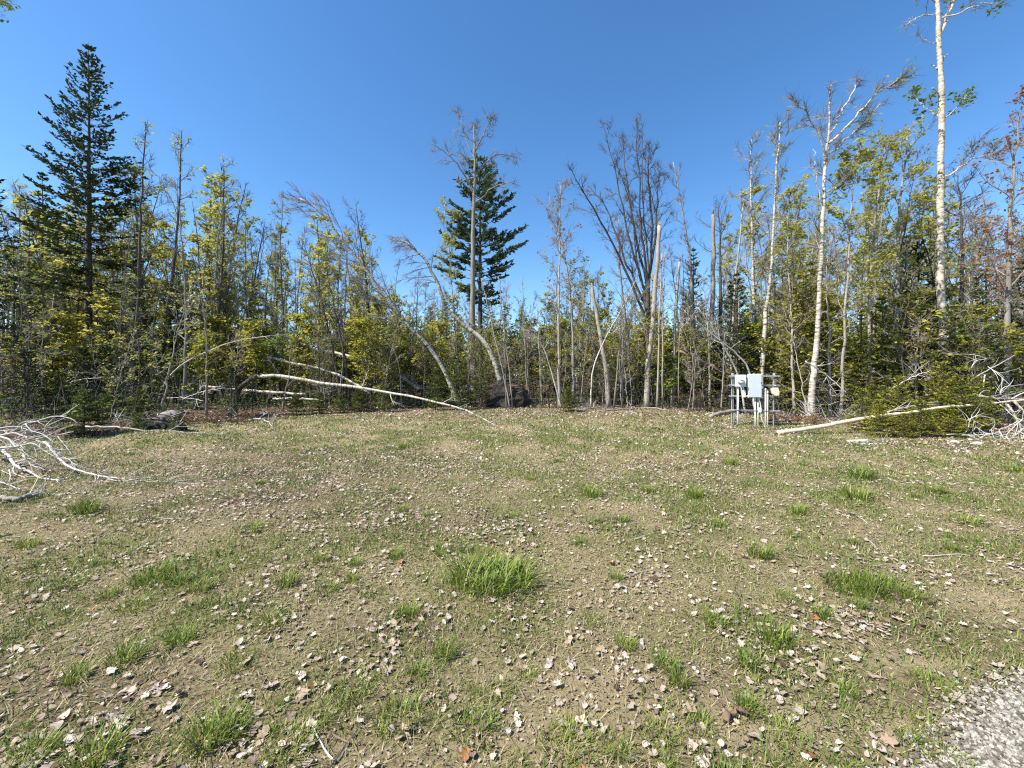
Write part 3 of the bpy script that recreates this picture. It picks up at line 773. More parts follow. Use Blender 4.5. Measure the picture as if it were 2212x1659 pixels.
# --- the big spruce on the left
x, y, z = foot(192, Y=20.0)
put('spruce_tree', 'tall dark spruce with a pointed top towering over the left woods', 'spruce', conifer(101, 18.6, 2.6, 2.0, .20, 50, (.16, .06), 12, .075, -.15, .75, .85, .25, .34, 'needle_dark', gaps=.12, tlen=.36, wide=1.75), (x, y, z), .4)
x, y, z = foot(-52, Y=15.0)
put('spruce_tree', 'dark spruce at the woods edge beside the tall pointed spruce', 'spruce', conifer(102, 11.2, 2.2, .8, .15, 34, (.13, .05), 9, .085, -.2, .6, .8, .3, .2, 'needle_dark', gaps=.15), (x, y, z))
x, y, z = foot(92, Y=24.0)
put('spruce_tree', 'half-bare thin spruce standing behind the tall pointed spruce', 'spruce', conifer(103, 14.0, 1.8, 3.0, .16, 30, (.14, .05), 7, .1, -.2, .5, .7, .3, .6, 'needle_dark', gaps=.4), (x, y, z))
# white pine in the middle with a bare tree before it
x, y, z = foot(1037, Y=25.0)
put('pine_tree', 'blue-green white pine behind the tall bare grey tree', 'pine', conifer(104, 15.6, 2.7, 6.0, .2, 22, (.24, .06), 17, .05, .2, .8, .8, .2, 0, 'needle_blue', gaps=.25, tlen=.30, wide=1.7, endonly=True, fan=1.0), (x, y, z))
deciduous('bare_tree', 'tall leafless grey tree with arching top limbs before the white pine', 'tree', path_d([(1024, 868), (1022, 745), (1021, 600), (1023, 460), (1026, 350), (1024, 268)], 22), .20, .03, 201,
          'bark_grey', 'twig', n=26, nb=9, cs=.72, bl=2.2, el=30, curl=-.1, nsub=7, ntw=7,
          limbs=[([AT(1025, 420, 22), AT(985, 350, 21.6), AT(935, 310, 21.2)], .05, dict(cs=.25, nb=7, bl=1.1, nsub=5, ntw=6, el=35, curl=-.1)),
                 ([AT(1025, 380, 22), AT(1070, 335, 22.4), AT(1122, 340, 22.8)], .05, dict(cs=.25, nb=7, bl=1.1, nsub=5, ntw=6, el=35, curl=-.2)),
                 ([AT(1025, 440, 22), AT(1075, 400, 21.5), AT(1112, 395, 21)], .045, dict(cs=.25, nb=6, bl=1.0, nsub=5, ntw=6, el=35, curl=-.3)),
                 ([AT(1024, 340, 22), AT(1000, 280, 22.3), AT(988, 242, 22.6)], .04, dict(cs=.25, nb=6, bl=1.0, nsub=5, ntw=6, el=40, curl=.2)),
                 ([AT(1024, 330, 22), AT(1050, 280, 21.7), AT(1064, 250, 21.5)], .04, dict(cs=.25, nb=6, bl=1.0, nsub=5, ntw=6, el=40, curl=.2))])
# leaning birches
deciduous('birch_tree', 'long white birch leaning left from behind the green fir', 'birch', path_d([(996, 850), (943, 772), (881, 701), (827, 634), (765, 550), (694, 461), (648, 428)], 18.6, 17.4), .10, .022, 202,
          'birch', 'twig', n=28, jit=.03, nb=30, cs=.35, bl=2.3, el=28, curl=.35, nsub=7, ntw=7, wind=(-.45, 0))
tre = deciduous('birch_tree', 'arched leaning birch with its root plate torn out of the ground', 'birch', [AT(1088, 846, 19.2)] + path_d([(1054, 750), (1005, 705), (965, 666), (943, 608), (916, 559), (885, 528), (852, 516)], 19.0, 18.4, False), .13, .03, 203,
          'birch', 'twig', n=28, nb=14, cs=.55, bl=1.8, el=25, curl=-.5, nsub=6, ntw=7, wind=(-.4, 0), flare=.6)
rs = np.random.default_rng(77)
b = MB(); rb = MB()
nu, nv = 26, 14; Vv = []
for a in range(nv + 1):
    ph = -math.pi / 2 + math.pi * a / nv
    for c in range(nu):
        th = 2 * math.pi * c / nu
        Vv.append((math.cos(ph) * math.cos(th), math.cos(ph) * math.sin(th), math.sin(ph)))
Vv = np.array(Vv); k = 1 + (fbm(Vv[:, 0] * 3 + 9, Vv[:, 2] * 3 + Vv[:, 1] * 2, .8, 6, 4) - .5) * 1.0
Vv = Vv * k[:, None] * np.array([1.05, .40, .78])
i = np.arange(nv)[:, None] * nu; j = np.arange(nu)[None]; k2 = (j + 1) % nu
b.add(Vv, np.stack([i + j, i + k2, i + nu + k2, i + nu + j], -1).reshape(-1, 4))
for q in range(46):
    a = rs.random() * 6.28; d = np.array([math.cos(a) * rs.uniform(.6, 1), -rs.uniform(.1, .5), math.sin(a) * .8]); p = d * np.array([.85, .5, .7])
    P = [p * .7]
    for s in range(5): d = unit(d + (rs.random(3) - .5) * .9 + np.array([0, 0, -.15])); P.append(P[-1] + d * rs.uniform(.10, .24))
    tube(rb, smooth_path(P, 9), np.linspace(rs.uniform(.012, .035), .004, 9), 4, cap=False)
base = AT(1088, 846, 19.2); off = np.array([AT(1090, 850, 18.75)[0] - base[0], -.4, float(gz(base[0], 18.8)) + .42 - base[2]])
o = link('root_plate', b.mesh('root_plate', M['soil'], False), tre, off); o['label'] = 'shade-blackened upturned root plate clotted with soil'
o = link('roots', rb.mesh('roots', M['bark_brown'], True), tre, off)

# dark spreading tree and the snapped trunk before it
Y = 20.5; L2 = dict(cs=.15, nb=13, bl=1.5, nsub=5, ntw=7, el=38, curl=.35)
fan = [[(1401, 610), (1385, 500), (1380, 380), (1374, 258)], [(1398, 640), (1360, 520), (1335, 400), (1299, 258)], [(1398, 620), (1368, 480), (1350, 360), (1343, 288)], [(1402, 600), (1408, 480), (1400, 380), (1405, 316)],
       [(1404, 590), (1418, 480), (1420, 420), (1428, 352)], [(1396, 660), (1350, 560), (1310, 450), (1270, 402)], [(1392, 680), (1330, 540), (1275, 440), (1234, 368)], [(1395, 650), (1372, 540), (1362, 440), (1322, 330)], [(1404, 600), (1390, 470), (1388, 360), (1388, 290)]]
deciduous('bare_tree', 'dark leafless tree with many limbs fanning upward behind the snapped trunk', 'tree', path_d([(1402, 868), (1400, 760), (1398, 690), (1401, 600)], Y), .17, .12, 204, 'bark_dark', 'twig_dark', n=12, nb=0,
          limbs=[([AT(px, py, Y + (q % 3 - 1) * .5 * k) for k, (px, py) in enumerate(L)], .068 if q < 7 else .05, L2) for q, L in enumerate(fan)])
deciduous('snapped_trunk', 'tall pale trunk snapped off high above the brush before the dark fanning tree', 'trunk', path_d([(1398, 877), (1398, 806), (1404, 752), (1413, 664), (1421, 560), (1425, 488)], 18.4), .135, .085, 205, 'bark_pale', 'twig', n=22, nb=4, cs=.3, bl=.7, nsub=2, ntw=3, tip=False, snapped=True)
deciduous('snapped_trunk', 'leaning splintered grey snag with a pointed broken top', 'trunk', path_d([(1316, 872), (1308, 799), (1296, 720), (1284, 650), (1277, 612)], 18.6), .12, .07, 206, 'bark_pale', 'twig', n=16, nb=5, cs=.4, bl=.6, nsub=2, ntw=2, tip=False, snapped=True)
deciduous('snapped_trunk', 'slim grey pole snapped at mid height right of the pale pole pair', 'trunk', path_d([(1453, 877), (1457, 744), (1462, 640), (1467, 565)], 18.2), .085, .05, 207, 'bark_pale', 'twig', n=14, nb=8, cs=.3, bl=.5, nsub=2, ntw=2, tip=False, snapped=True)
deciduous('snapped_trunk', 'stout brown snag broken off level with the far treetops', 'trunk', path_d([(1536, 872), (1538, 700), (1541, 560), (1541, 462)], 22), .15, .09, 208, 'bark_grey', 'twig', n=16, nb=10, cs=.35, bl=.8, nsub=2, ntw=2, tip=False, snapped=True)

# pale poles and saplings in the middle
POLES = [('straight pale sapling pole, left one of a close pair', [(1420, 886), (1425, 664), (1431, 545)], 17.7, .062, 'bark_pale'), ('straight pale sapling pole, right one of a close pair', [(1431, 883), (1432, 664), (1436, 545)], 17.9, .055, 'bark_pale'),
         ('short leaning grey pole with a broken top near the utility rack', [(1496, 888), (1500, 820), (1503, 772)], 17.2, .06, 'bark_grey'), ('thin grey pole just left of the utility rack', [(1558, 888), (1562, 800), (1565, 720)], 16.2, .045, 'bark_grey'),
         ('tall slender birch pole rising behind the utility rack', [(1576, 877), (1585, 664), (1596, 540), (1606, 440)], 17.5, .075, 'bark_pale'), ('slim upright sapling between two crossing bent saplings', [(1343, 877), (1345, 760), (1345, 640)], 18.1, .05, 'bark_grey'),
         ('thin whip-like sapling beside the splintered snag', [(1365, 872), (1358, 765), (1350, 690)], 18.4, .03, 'bark_grey'), ('pair-forming slim sapling standing by the juniper bush', [(1170, 880), (1165, 760), (1160, 660)], 18.6, .04, 'bark_pale'),
         ('white slim sapling growing before the black root plate, left stem', [(1103, 884), (1085, 800), (1060, 690), (1040, 600)], 17.8, .05, 'bark_pale'), ('white slim sapling growing before the black root plate, right stem', [(1107, 884), (1100, 800), (1086, 690), (1078, 600)], 17.9, .045, 'bark_pale'),
         ('dark thin stem crossing the root plate upright', [(1093, 880), (1092, 800), (1088, 730)], 17.9, .025, 'bark_grey'), ('tall thin sapling left of the bent white sapling', [(1140, 876), (1134, 740), (1128, 600)], 19.5, .045, 'bark_grey'),
         ('thin whip curving beside the tall birch pole', [(1526, 888), (1505, 767), (1487, 697)], 17.0, .03, 'bark_pale'), ('leaning slim pole crossing the splintered snag low', [(1254, 872), (1262, 780), (1275, 690)], 18.8, .035, 'bark_pale')]
for q, (lab, pts, Y, r, mt) in enumerate(POLES):
    deciduous('sapling', lab, 'sapling', path_d(pts, Y), r * .72, r * .35, 300 + q, mt, 'twig', n=14, jit=.018, nb=10, cs=.35, bl=.7, el=50, nsub=2, ntw=3, nlf=1 if q % 3 == 0 else 0, lclump=.4, leafm='leaf_amber', flare=.15)
BENT = [('white sapling bent over to the left beside the juniper bush', [(1213, 880), (1201, 839), (1179, 763), (1158, 728), (1132, 708)], 18.3, .06, 'bark_dead'),
        ('slender sapling bowed right across the splintered snag', [(1275, 879), (1281, 799), (1308, 732), (1342, 669), (1374, 606)], 17.9, .06, 'bark_dead'),
        ('slender dark sapling bowed right toward the pale snapped trunk', [(1326, 870), (1338, 752), (1350, 704), (1372, 655), (1401, 618)], 18.0, .055, 'bark_grey'),
        ('upper bowed pole arching left from behind the utility rack', [(1632, 880), (1619, 804), (1588, 762), (1557, 737), (1515, 702), (1474, 668)], 15.4, .055, 'bark_dead'),
        ('lower bowed pole arching left from behind the utility rack', [(1612, 880), (1592, 804), (1560, 745), (1535, 705), (1508, 664)], 15.8, .055, 'bark_dead'),
        ('thin branching bowed twig arching over the brush', [(1466, 770), (1468, 726), (1484, 697), (1510, 664), (1530, 650)], 17.2, .025, 'bark_pale'),
        ('long white sapling arched to the right over the dark fir', [(335, 876), (356, 829), (396, 786), (466, 752), (522, 734), (620, 722)], 16.2, .055, 'bark_dead'),
        ('grey sapling bowed left below the leaning white birch', [(868, 880), (862, 800), (848, 752), (815, 742), (790, 752)], 18.5, .04, 'bark_dead')]
for q, (lab, pts, Y, r, mt) in enumerate(BENT):
    pp = path_d(pts, Y, Y - .5)
    if q == 5: pp[0] = AT(1466, 870, 17.2)
    deciduous('bent_sapling', lab, 'sapling', pp, r * .72, .010, 340 + q, mt, 'twig', n=20, jit=.015, nb=9, cs=.45, bl=.7, el=40, nsub=2, ntw=3, flare=.1)

# leafy maples and other trees given one by one
def dtree(lab, pts, Y, r, seed, trunk, leafm=None, name='maple_tree', cat='maple', **kw):
    d = dict(n=22, nb=18, cs=.3, bl=2.0, el=48, curl=.4, nsub=6, ntw=5, nlf=0 if leafm is None else 2, ls=.10, lclump=.55); d.update(kw)
    return deciduous(name, lab, cat, path_d(pts, Y), r, r * .16, seed, trunk, kw.get('twig', 'twig') if False else ('twig_dark' if trunk == 'bark_dark' else 'twig'), leafm, **d)
dtree('slender maple with sparse yellow-green leaves right of the tall pointed spruce', [(290, 866), (296, 700), (303, 480), (315, 262)], 18.5, .10, 401, 'bark_dark', 'leaf_spring', bl=1.6, lclump=.45)
dtree('leaning maple with yellow-green leaves, second from the tall pointed spruce', [(340, 866), (362, 680), (384, 480), (392, 280)], 19.5, .11, 402, 'bark_dark', 'leaf_spring', bl=1.8, lclump=.5)
dtree('dark-stemmed maple whose twigs lean right at the end of the leafy row', [(458, 866), (470, 700), (482, 520), (484, 345)], 21, .10, 403, 'bark_dark', 'leaf_spring', bl=1.9, lclump=.4, wind=(.25, 0))
dtree('leafless dark tree with upswept twigs beside the leafy row', [(480, 866), (487, 700), (500, 560), (530, 395)], 24, .11, 404, 'bark_dark', None, 'bare_tree', 'tree', bl=2.4, ntw=8)
dtree('leafless tree leaning right with a narrow crown left of the leaning birch', [(505, 860), (525, 740), (550, 600), (572, 480)], 24, .10, 405, 'bark_dark', None, 'bare_tree', 'tree', bl=2.0, ntw=8)
dtree('thin leafy tree with pale green buds near the leaning birch top', [(610, 866), (612, 720), (606, 560), (612, 425)], 25, .09, 406, 'bark_grey', 'leaf_green', bl=1.8, lclump=.35, ntw=7)
dtree('dark multi-branched tree leaning left in front of the birch crown', [(740, 866), (715, 740), (690, 640), (655, 520)], 19, .08, 407, 'bark_dark', 'leaf_spring', bl=1.7, lclump=.2, ntw=7, wind=(-.2, 0))
dtree('dark forked stem leaning left beside the multi-branched tree', [(758, 870), (742, 760), (722, 660), (700, 560)], 18.6, .06, 408, 'bark_dark', None, 'bare_tree', 'tree', bl=1.3)
dtree('purple-twigged leafless tree behind the leaning white birch', [(800, 866), (800, 740), (790, 600), (768, 440)], 24, .11, 409, 'bark_dark', None, 'bare_tree', 'tree', bl=2.6, ntw=9)
dtree('young maple with yellow leaves before the white pine', [(1000, 868), (985, 760), (975, 600), (960, 440)], 20, .07, 410, 'bark_pale', 'leaf_spring', bl=1.6, ls=.12, nlf=3, lclump=.6, cs=.4)
dtree('slim grey sapling tree with amber buds left of the dark fanning tree', [(1208, 879), (1207, 740), (1208, 560), (1210, 400)], 18.4, .075, 411, 'bark_pale', 'leaf_amber', bl=1.7, nlf=2, lclump=.35, cs=.45)
dtree('second amber-budded maple beside the slim grey sapling tree', [(1240, 872), (1236, 700), (1222, 560), (1185, 420)], 20.5, .09, 412, 'bark_grey', 'leaf_amber', bl=1.8, lclump=.3)
dtree('grey tree half hidden behind the splintered snag', [(1355, 872), (1358, 760), (1340, 600), (1335, 470)], 23, .14, 413, 'bark_grey', None, 'bare_tree', 'tree', bl=2.0)
dtree('bare windswept tree between the fanning tree and the brown snag', [(1500, 872), (1496, 700), (1488, 540), (1455, 350)], 22, .12, 414, 'bark_grey', None, 'bare_tree', 'tree', bl=1.9, ntw=8, wind=(-.3, 0))
dtree('dark dead tree forking wide behind the brown snag', [(1556, 872), (1556, 700), (1556, 540), (1552, 440)], 23, .13, 415, 'bark_dark', None, 'bare_tree', 'tree', bl=2.3, ntw=4, nb=9, cs=.6)
# birches right of the rack
dtree('pale birch with feathery grey crown, left one behind the utility rack', [(1622, 872), (1626, 700), (1627, 583), (1622, 420), (1623, 300)], 17.5, .085, 421, 'birch', 'leaf_spring', 'birch_tree', 'birch', bl=2.0, ntw=9, nlf=1, lclump=.3, cs=.35)
dtree('pale birch with feathery grey crown, right one behind the utility rack', [(1643, 872), (1652, 690), (1666, 587), (1677, 374), (1687, 262)], 16.5, .095, 422, 'birch', 'leaf_spring', 'birch_tree', 'birch', bl=2.0, ntw=9, nlf=1, lclump=.3, cs=.4)
Y = 13.5
deciduous('birch_tree', 'large forked birch with long bare upswept limbs right of the utility rack', 'birch', path_d([(1751, 908), (1756, 820), (1763, 749), (1773, 583), (1781, 388), (1790, 292), (1795, 182)], Y), .11, .02, 423, 'birch', 'twig', 'leaf_spring', n=30, jit=.02, nb=10, cs=.5, bl=1.3, nsub=6, ntw=7, el=40,
          limbs=[([AT(1790, 310, Y), AT(1850, 250, 13.2), AT(1900, 200, 13), AT(1958, 160, 12.8)], .04, dict(cs=.2, nb=9, bl=.8, nsub=5, ntw=6, wind=(.4, 0), nlf=1, lclump=.15)),
                 ([AT(1784, 340, Y), AT(1840, 290, 13.8), AT(1900, 225, 14)], .035, dict(cs=.2, nb=8, bl=.8, nsub=5, ntw=6, wind=(.4, 0), nlf=1, lclump=.15)),
                 ([AT(1782, 360, Y), AT(1768, 290, 13.3), AT(1740, 240, 13.2), AT(1705, 212, 13)], .035, dict(cs=.25, nb=7, bl=.6, nsub=4, ntw=5, wind=(-.3, 0))),
                 ([AT(1792, 290, Y), AT(1830, 220, 13.6), AT(1856, 170, 13.8)], .025, dict(cs=.2, nb=7, bl=.6, nsub=4, ntw=6, wind=(.2, 0))),
                 ([AT(1778, 450, Y), AT(1762, 380, 13.3), AT(1758, 320, 13.2)], .022, None),
                 ([AT(1780, 430, Y), AT(1830, 380, 13.9), AT(1880, 340, 14.2)], .03, dict(cs=.2, nb=8, bl=.8, nsub=5, ntw=6, nlf=2, lclump=.5))])
dtree('slim leafy maple with yellow-green layers between the forked birch and the white aspen', [(1816, 905), (1822, 760), (1830, 583), (1841, 427), (1850, 330)], 13.6, .052, 424, 'bark_pale', 'leaf_spring', bl=1.9, nlf=4, lclump=.8, cs=.3, ls=.11)
dtree('thin pale stem with low dead twigs beside the forked birch', [(1794, 900), (1792, 800), (1788, 660), (1786, 560)], 13.8, .05, 425, 'bark_pale', None, 'sapling', 'sapling', bl=.8, nb=22, cs=.1, el=10, nsub=3)
dtree('leafy birch with yellow-green foliage left of the white aspen', [(1930, 872), (1938, 640), (1943, 462), (1961, 280)], 16, .10, 426, 'bark_grey', 'leaf_spring', 'birch_tree', 'birch', bl=2.3, nlf=4, lclump=.65, ntw=7)
Y = 15.5
deciduous('aspen_tree', 'very tall white aspen trunk rising out of the picture beside the dark fir', 'aspen', path_d([(2040, 880), (2037, 796), (2032, 583), (2031, 427), (2034, 213), (2028, 90), (2022, -40), (2015, -140)], Y), .148, .05, 427, 'aspen', 'twig', 'leaf_green', n=34, jit=.02, nb=12, cs=.80, bl=1.6, nsub=4, ntw=4, nlf=1, lclump=.4, el=25, ls=.10,
          limbs=[([AT(2028, 85, Y), AT(2045, 40, Y), AT(2068, -20, Y), AT(2085, -90, Y)], .07, dict(cs=.2, nb=6, bl=1.3, nsub=4, ntw=4, nlf=2, lclump=.5)),
                 ([AT(2030, 40, Y), AT(2080, 25, Y - .3), AT(2130, 5, Y - .5), AT(2175, 8, Y - .6)], .03, dict(cs=.2, nb=6, bl=.8, nsub=3, ntw=4, nlf=3, lclump=.7, ls=.12)),
                 ([AT(2020, 30, Y), AT(1990, 35, Y), AT(1950, 55, Y)], .022, dict(cs=.3, nb=4, bl=.6, nsub=2, ntw=3)),
                 ([AT(2028, 95, Y), AT(2000, 90, Y), AT(1975, 72, Y)], .018, dict(cs=.3, nb=3, bl=.4, nsub=2, ntw=2)),
                 ([AT(2033, 250, Y), AT(2000, 235, Y + .3), AT(1975, 200, Y + .5)], .02, dict(cs=.3, nb=5, bl=.7, nsub=3, ntw=4, nlf=3, lclump=.8, ls=.12)),
                 ([AT(2034, 260, Y), AT(2070, 230, Y), AT(2088, 200, Y)], .02, dict(cs=.2, nb=5, bl=.7, nsub=3, ntw=4, nlf=3, lclump=.8, ls=.12)),
                 ([AT(2034, 390, Y), AT(2100, 345, Y - .4), AT(2160, 330, Y - .6)], .03, dict(cs=.2, nb=9, bl=1.1, nsub=5, ntw=7, nlf=1, lclump=.2)),
                 ([AT(2034, 130, Y), AT(2046, 118, Y)], .03, None), ([AT(2031, 150, Y), AT(2014, 140, Y)], .03, None), ([AT(2031, 200, Y), AT(2012, 192, Y)], .03, None)])
dtree('yellow-leaved maple in front of the forked birch limbs', [(1880, 890), (1876, 720), (1882, 560), (1900, 400), (1915, 300)], 15.0, .065, 433, 'bark_pale', 'leaf_spring', bl=1.9, nlf=4, lclump=.7, cs=.35)
dtree('young maple with pale yellow leaves left of the forked birch', [(1716, 890), (1712, 760), (1704, 600), (1700, 470)], 15.2, .055, 434, 'bark_pale', 'leaf_spring', bl=1.5, nlf=3, lclump=.6, cs=.35)
dtree('dark-stemmed bare tree right of the white aspen', [(2077, 872), (2077, 700), (2078, 516), (2070, 380)], 17, .11, 428, 'bark_dark', None, 'bare_tree', 'tree', bl=2.4, ntw=8, wind=(.3, 0))
dtree('maple with orange-red young leaves at the right woods edge', [(2171, 866), (2174, 740), (2180, 583), (2184, 420), (2205, 230)], 14, .11, 429, 'bark_grey', 'leaf_red', bl=2.2, nlf=3, lclump=.55, cs=.35, ls=.10)
dtree('second maple with rust-coloured young leaves near the white aspen', [(2110, 866), (2108, 740), (2112, 583), (2104, 470)], 15.5, .08, 430, 'bark_grey', 'leaf_red', bl=1.8, nlf=2, lclump=.45, cs=.45)
dtree('amber-leaved maple growing behind the red-leaved maple', [(2250, 872), (2246, 640), (2240, 420), (2235, 240)], 16, .11, 431, 'bark_grey', 'leaf_amber', bl=2.2, nlf=2, lclump=.5)
deciduous('aspen_tree', 'aspen whose leafy limb hangs over the left edge of the woods', 'aspen', path_d([(-170, 880), (-165, 600), (-160, 300), (-150, 20), (-150, -160)], 13), .16, .06, 432, 'bark_grey', 'twig', 'leaf_green', n=26, nb=6, cs=.8, bl=1.3, nsub=4, ntw=4, nlf=2,
          limbs=[([AT(-150, 40, 13), AT(-80, 10, 12.8), AT(8, 5, 12.6)], .04, dict(cs=.5, nb=7, bl=.7, nsub=4, ntw=4, nlf=3, lclump=.8, ls=.1, curl=-.6))])

# --- conifers
FIRS = {}
for k, (seed, H, rad, mt) in enumerate([(501, 2.2, .95, 'needle_lime'), (502, 1.9, .9, 'needle_lime'), (503, 2.6, 1.0, 'needle_green'), (504, 1.5, .75, 'needle_green')]):
    FIRS[k] = conifer(seed, H, rad, .12, .03, needle=(.075, .03), dens=17, nsp=.034, low=.0, high=.6, power=.8, droop=.15, mat=mt, tlen=.42, gaps=.12, nwh=14)
for k, (seed, H, rad, mt, gp) in enumerate([(511, 4.6, 1.35, 'needle_green', .1), (512, 6.0, 1.5, 'needle_lime', .15), (513, 7.5, 1.7, 'needle_dark', .1), (514, 3.4, 1.15, 'needle_dark', .05), (515, 8.5, 1.6, 'needle_green', .25), (516, 5.2, 1.4, 'needle_lime', .2)]):
    FIRS[10 + k] = conifer(seed, H, rad, .25, None, None, (.10, .038), 11, .06, -.1, .6, .8, .25, .12, mat=mt, gaps=gp)
def fir(kind, dx, Y, lab, H=None, group=None, rot=0.0, name='fir_tree', cat='fir', dy=None):
    base = {0: 2.2, 1: 1.9, 2: 2.6, 3: 1.5, 10: 4.6, 11: 6, 12: 7.5, 13: 3.4, 14: 8.5, 15: 5.2}[kind]
    put(name, lab, cat, FIRS[kind], foot(dx, Y=Y), rot, group, (H or base) / base)
LOW = 'low bright green young fir in the thicket around the fallen log'
for q, (kd, dx, Y, H) in enumerate([(0, 1862, 10.7, 1.2), (1, 1900, 9.9, .95), (0, 1945, 11.0, 1.55), (1, 1990, 9.9, 1.0), (0, 2034, 10.9, 1.95), (1, 2074, 10.3, 1.75), (0, 2110, 11.2, 1.5), (2, 1915, 11.8, 1.6), (1, 2060, 9.7, .8), (0, 1880, 11.6, 1.3), (1, 1955, 9.7, .7)]):
    LOW = ('knee-high' if H < 1.05 else 'waist-high' if H < 1.4 else 'chest-high' if H < 1.7 else 'tallest') + (' bright green young fir in front of' if Y < 10.4 else ' bright green young fir behind') + ' the peeled log' + (' near its butt' if dx < 1920 else ' at its middle' if dx < 2020 else ' near the dead branches')
    fir(kd, dx, Y, LOW, H, LOW, q * 1.3)
FIRL = [(11, 1735, 15.6, 5.6, 'yellow-green fir behind the foot of the forked birch'), (15, 1700, 16.5, 4.2, 'smaller yellow-green fir left of the forked birch'), (12, 1985, 16.5, 7.6, 'tall dense dark fir before the white aspen trunk'), (12, 1935, 17.5, 5.6, 'dark fir just left of the tallest dense fir'),
        (10, 2060, 14.5, 4.4, 'green fir at the foot of the white aspen'), (15, 1860, 14.5, 3.9, 'fir with yellow tips right of the forked birch'), (10, 1905, 15.0, 4.6, 'mid-green fir between the slim leafy maple and the dark fir'), (14, 2130, 16.5, 6.6, 'loose green fir under the orange-red maple'),
        (12, 2215, 15.0, 6.0, 'dark fir at the far right woods edge'), (13, 2150, 12.6, 2.6, 'short dark fir behind the tangle of dead branches'), (10, 1600, 18.0, 3.8, 'green fir behind the utility rack'), (15, 1660, 17.0, 3.6, 'yellow-tipped fir just right of the utility rack'),
        (14, 1515, 20, 5.6, 'loose fir behind the bowed poles'), (12, 1580, 21, 6.6, 'dark fir rising behind the tall birch pole'), (10, 1450, 20.0, 4.0, 'fir behind the snapped slim pole'), (11, 1480, 22, 6.0, 'yellowish fir in the shade behind the snapped slim pole'),
        (10, 1340, 20.5, 3.8, 'green fir behind the crossing bent saplings'), (13, 1290, 20, 2.6, 'short fir behind the splintered snag foot'), (14, 1270, 22, 5.2, 'narrow fir behind the splintered snag'),
        (3, 1228, 16.6, 1.05, 'small dense dark juniper-like bush standing out in front of the saplings'), (2, 985, 17.6, 2.6, 'green fir at the foot of the leaning white birch'), (10, 1040, 18.9, 2.9, 'green fir just left of the black root plate'), (2, 940, 17.4, 1.9, 'small fir under the leaning white birch'),
        (13, 500, 14.2, 1.9, 'dark dense fir under the arched white sapling'), (13, 545, 14.9, 1.5, 'small dark fir beside the broken end of the fallen birch'), (3, 640, 15.2, .9, 'low fir under the fallen birch, near its thick end'), (3, 690, 15.8, .9, 'low fir under the middle of the fallen birch'), (3, 735, 16.0, .8, 'low fir before the dark leaning stems'),
        (2, 830, 16.8, 1.5, 'fir overlapping the middle of the fallen birch'), (3, 775, 16.6, 1.0, 'small fir left of the fir that overlaps the fallen birch'), (3, 182, 10.9, 1.25, 'small fir standing behind the long pale stick'), (3, 120, 12.2, 1.5, 'small fir in the shade at the left woods edge'), (3, 305, 12.5, 1.0, 'small fir behind the rotten stump'), (3, 300, 10.75, .75, 'small fir growing against the left of the rotten stump'), (3, 385, 11.0, .6, 'tiny fir growing against the right of the rotten stump'), (13, 265, 13.8, 2.4, 'dark fir in the shade at the foot of the tall pointed spruce'), (13, 180, 14.5, 2.6, 'dark fir in the shade left of the tall spruce trunk'), (13, 350, 15.5, 2.2, 'dark fir in the shade behind the rotten stump'), (12, 60, 14.5, 5.0, 'dark fir before the left edge spruce'), (3, 245, 12.8, 1.1, 'small fir between the rotten stump and the shaded edge fir'), (13, 420, 15.6, 1.6, 'dark fir at the foot of the arched white sapling'),
        (13, 60, 11.6, 2.2, 'dark fir behind the bleached fallen branches'), (12, 30, 17, 7.5, 'tall dark fir near the left edge of the woods'), (14, 140, 22, 8.5, 'loose dark fir left of the tall pointed spruce'), (12, 380, 23, 8.0, 'dense dark fir between the leafy maples'), (12, 120, 19, 5, 'dense dark fir under the half-bare spruce'), (10, 230, 21.5, 5.0, 'green fir right of the tall spruce trunk'), (14, -40, 20, 8, 'dark fir beyond the left edge spruce')]
for q, (kd, dx, Y, H, lab) in enumerate(FIRL): fir(kd, dx, Y, lab, H, None, q * 1.7)
# rust-brown dead fir boughs at the right of the rack and on the left
rs = np.random.default_rng(8)
def brush(name, lab, dx, dy, w, h, n, mt, leafm, cat='brush'):
    x, y = G(dx, dy); b, lf = MB(), MB(); p0, p1 = [], []
    for k in range(n):
        a = rs.random() * 6.28; r = w * .5 * math.sqrt(rs.random()); p = np.array([math.cos(a) * r, math.sin(a) * r * .6, 0.0]); d = unit(np.array([math.cos(a) * .8, math.sin(a) * .5, rs.uniform(.2, 1)]))
        q = p + d * h * rs.uniform(.5, 1.1); p0.append(p - np.array([0, 0, .03])); p1.append(q)
        for _ in range(5):
            t = rs.uniform(.3, 1); s = p + (q - p) * t; e = s + unit(rs.random(3) - .5 + d * .5) * h * .4; p0.append(s); p1.append(e)
            if leafm: leaves(lf, s + (e - s) * rs.random((9, 1)), .06, .3, .35, None, None, rs)
    sticks(b, p0, p1, .006, .003)
    t = thing(name, lab, cat, (x, y, float(gz(x, y)))); link('twigs', b.mesh('twigs', M[mt]), t)
    if lf.n: link('needles', lf.mesh('needles', M[leafm]), t)
brush('dead_brush', 'rust-brown dead fir boughs on the ground right of the utility rack', 1715, 915, 1.2, .4, 26, 'twig', 'needle_rust')
brush('dead_brush', 'brown dead boughs heaped between the rotten stump and the dark fir', 470, 915, 1.6, .45, 34, 'twig_dark', 'needle_rust')
brush('dead_brush', 'grey dead twigs heaped at the foot of the juniper-like bush', 1285, 884, 1.4, .3, 22, 'twig', None)
brush('dead_brush', 'brown dead fir boughs behind the left side of the utility rack', 1530, 884, 2.0, 1.3, 46, 'twig', 'needle_rust')
brush('dead_brush', 'pale dry twigs heaped under the forked birch', 1800, 912, 1.2, .9, 30, 'bark_dead', None)

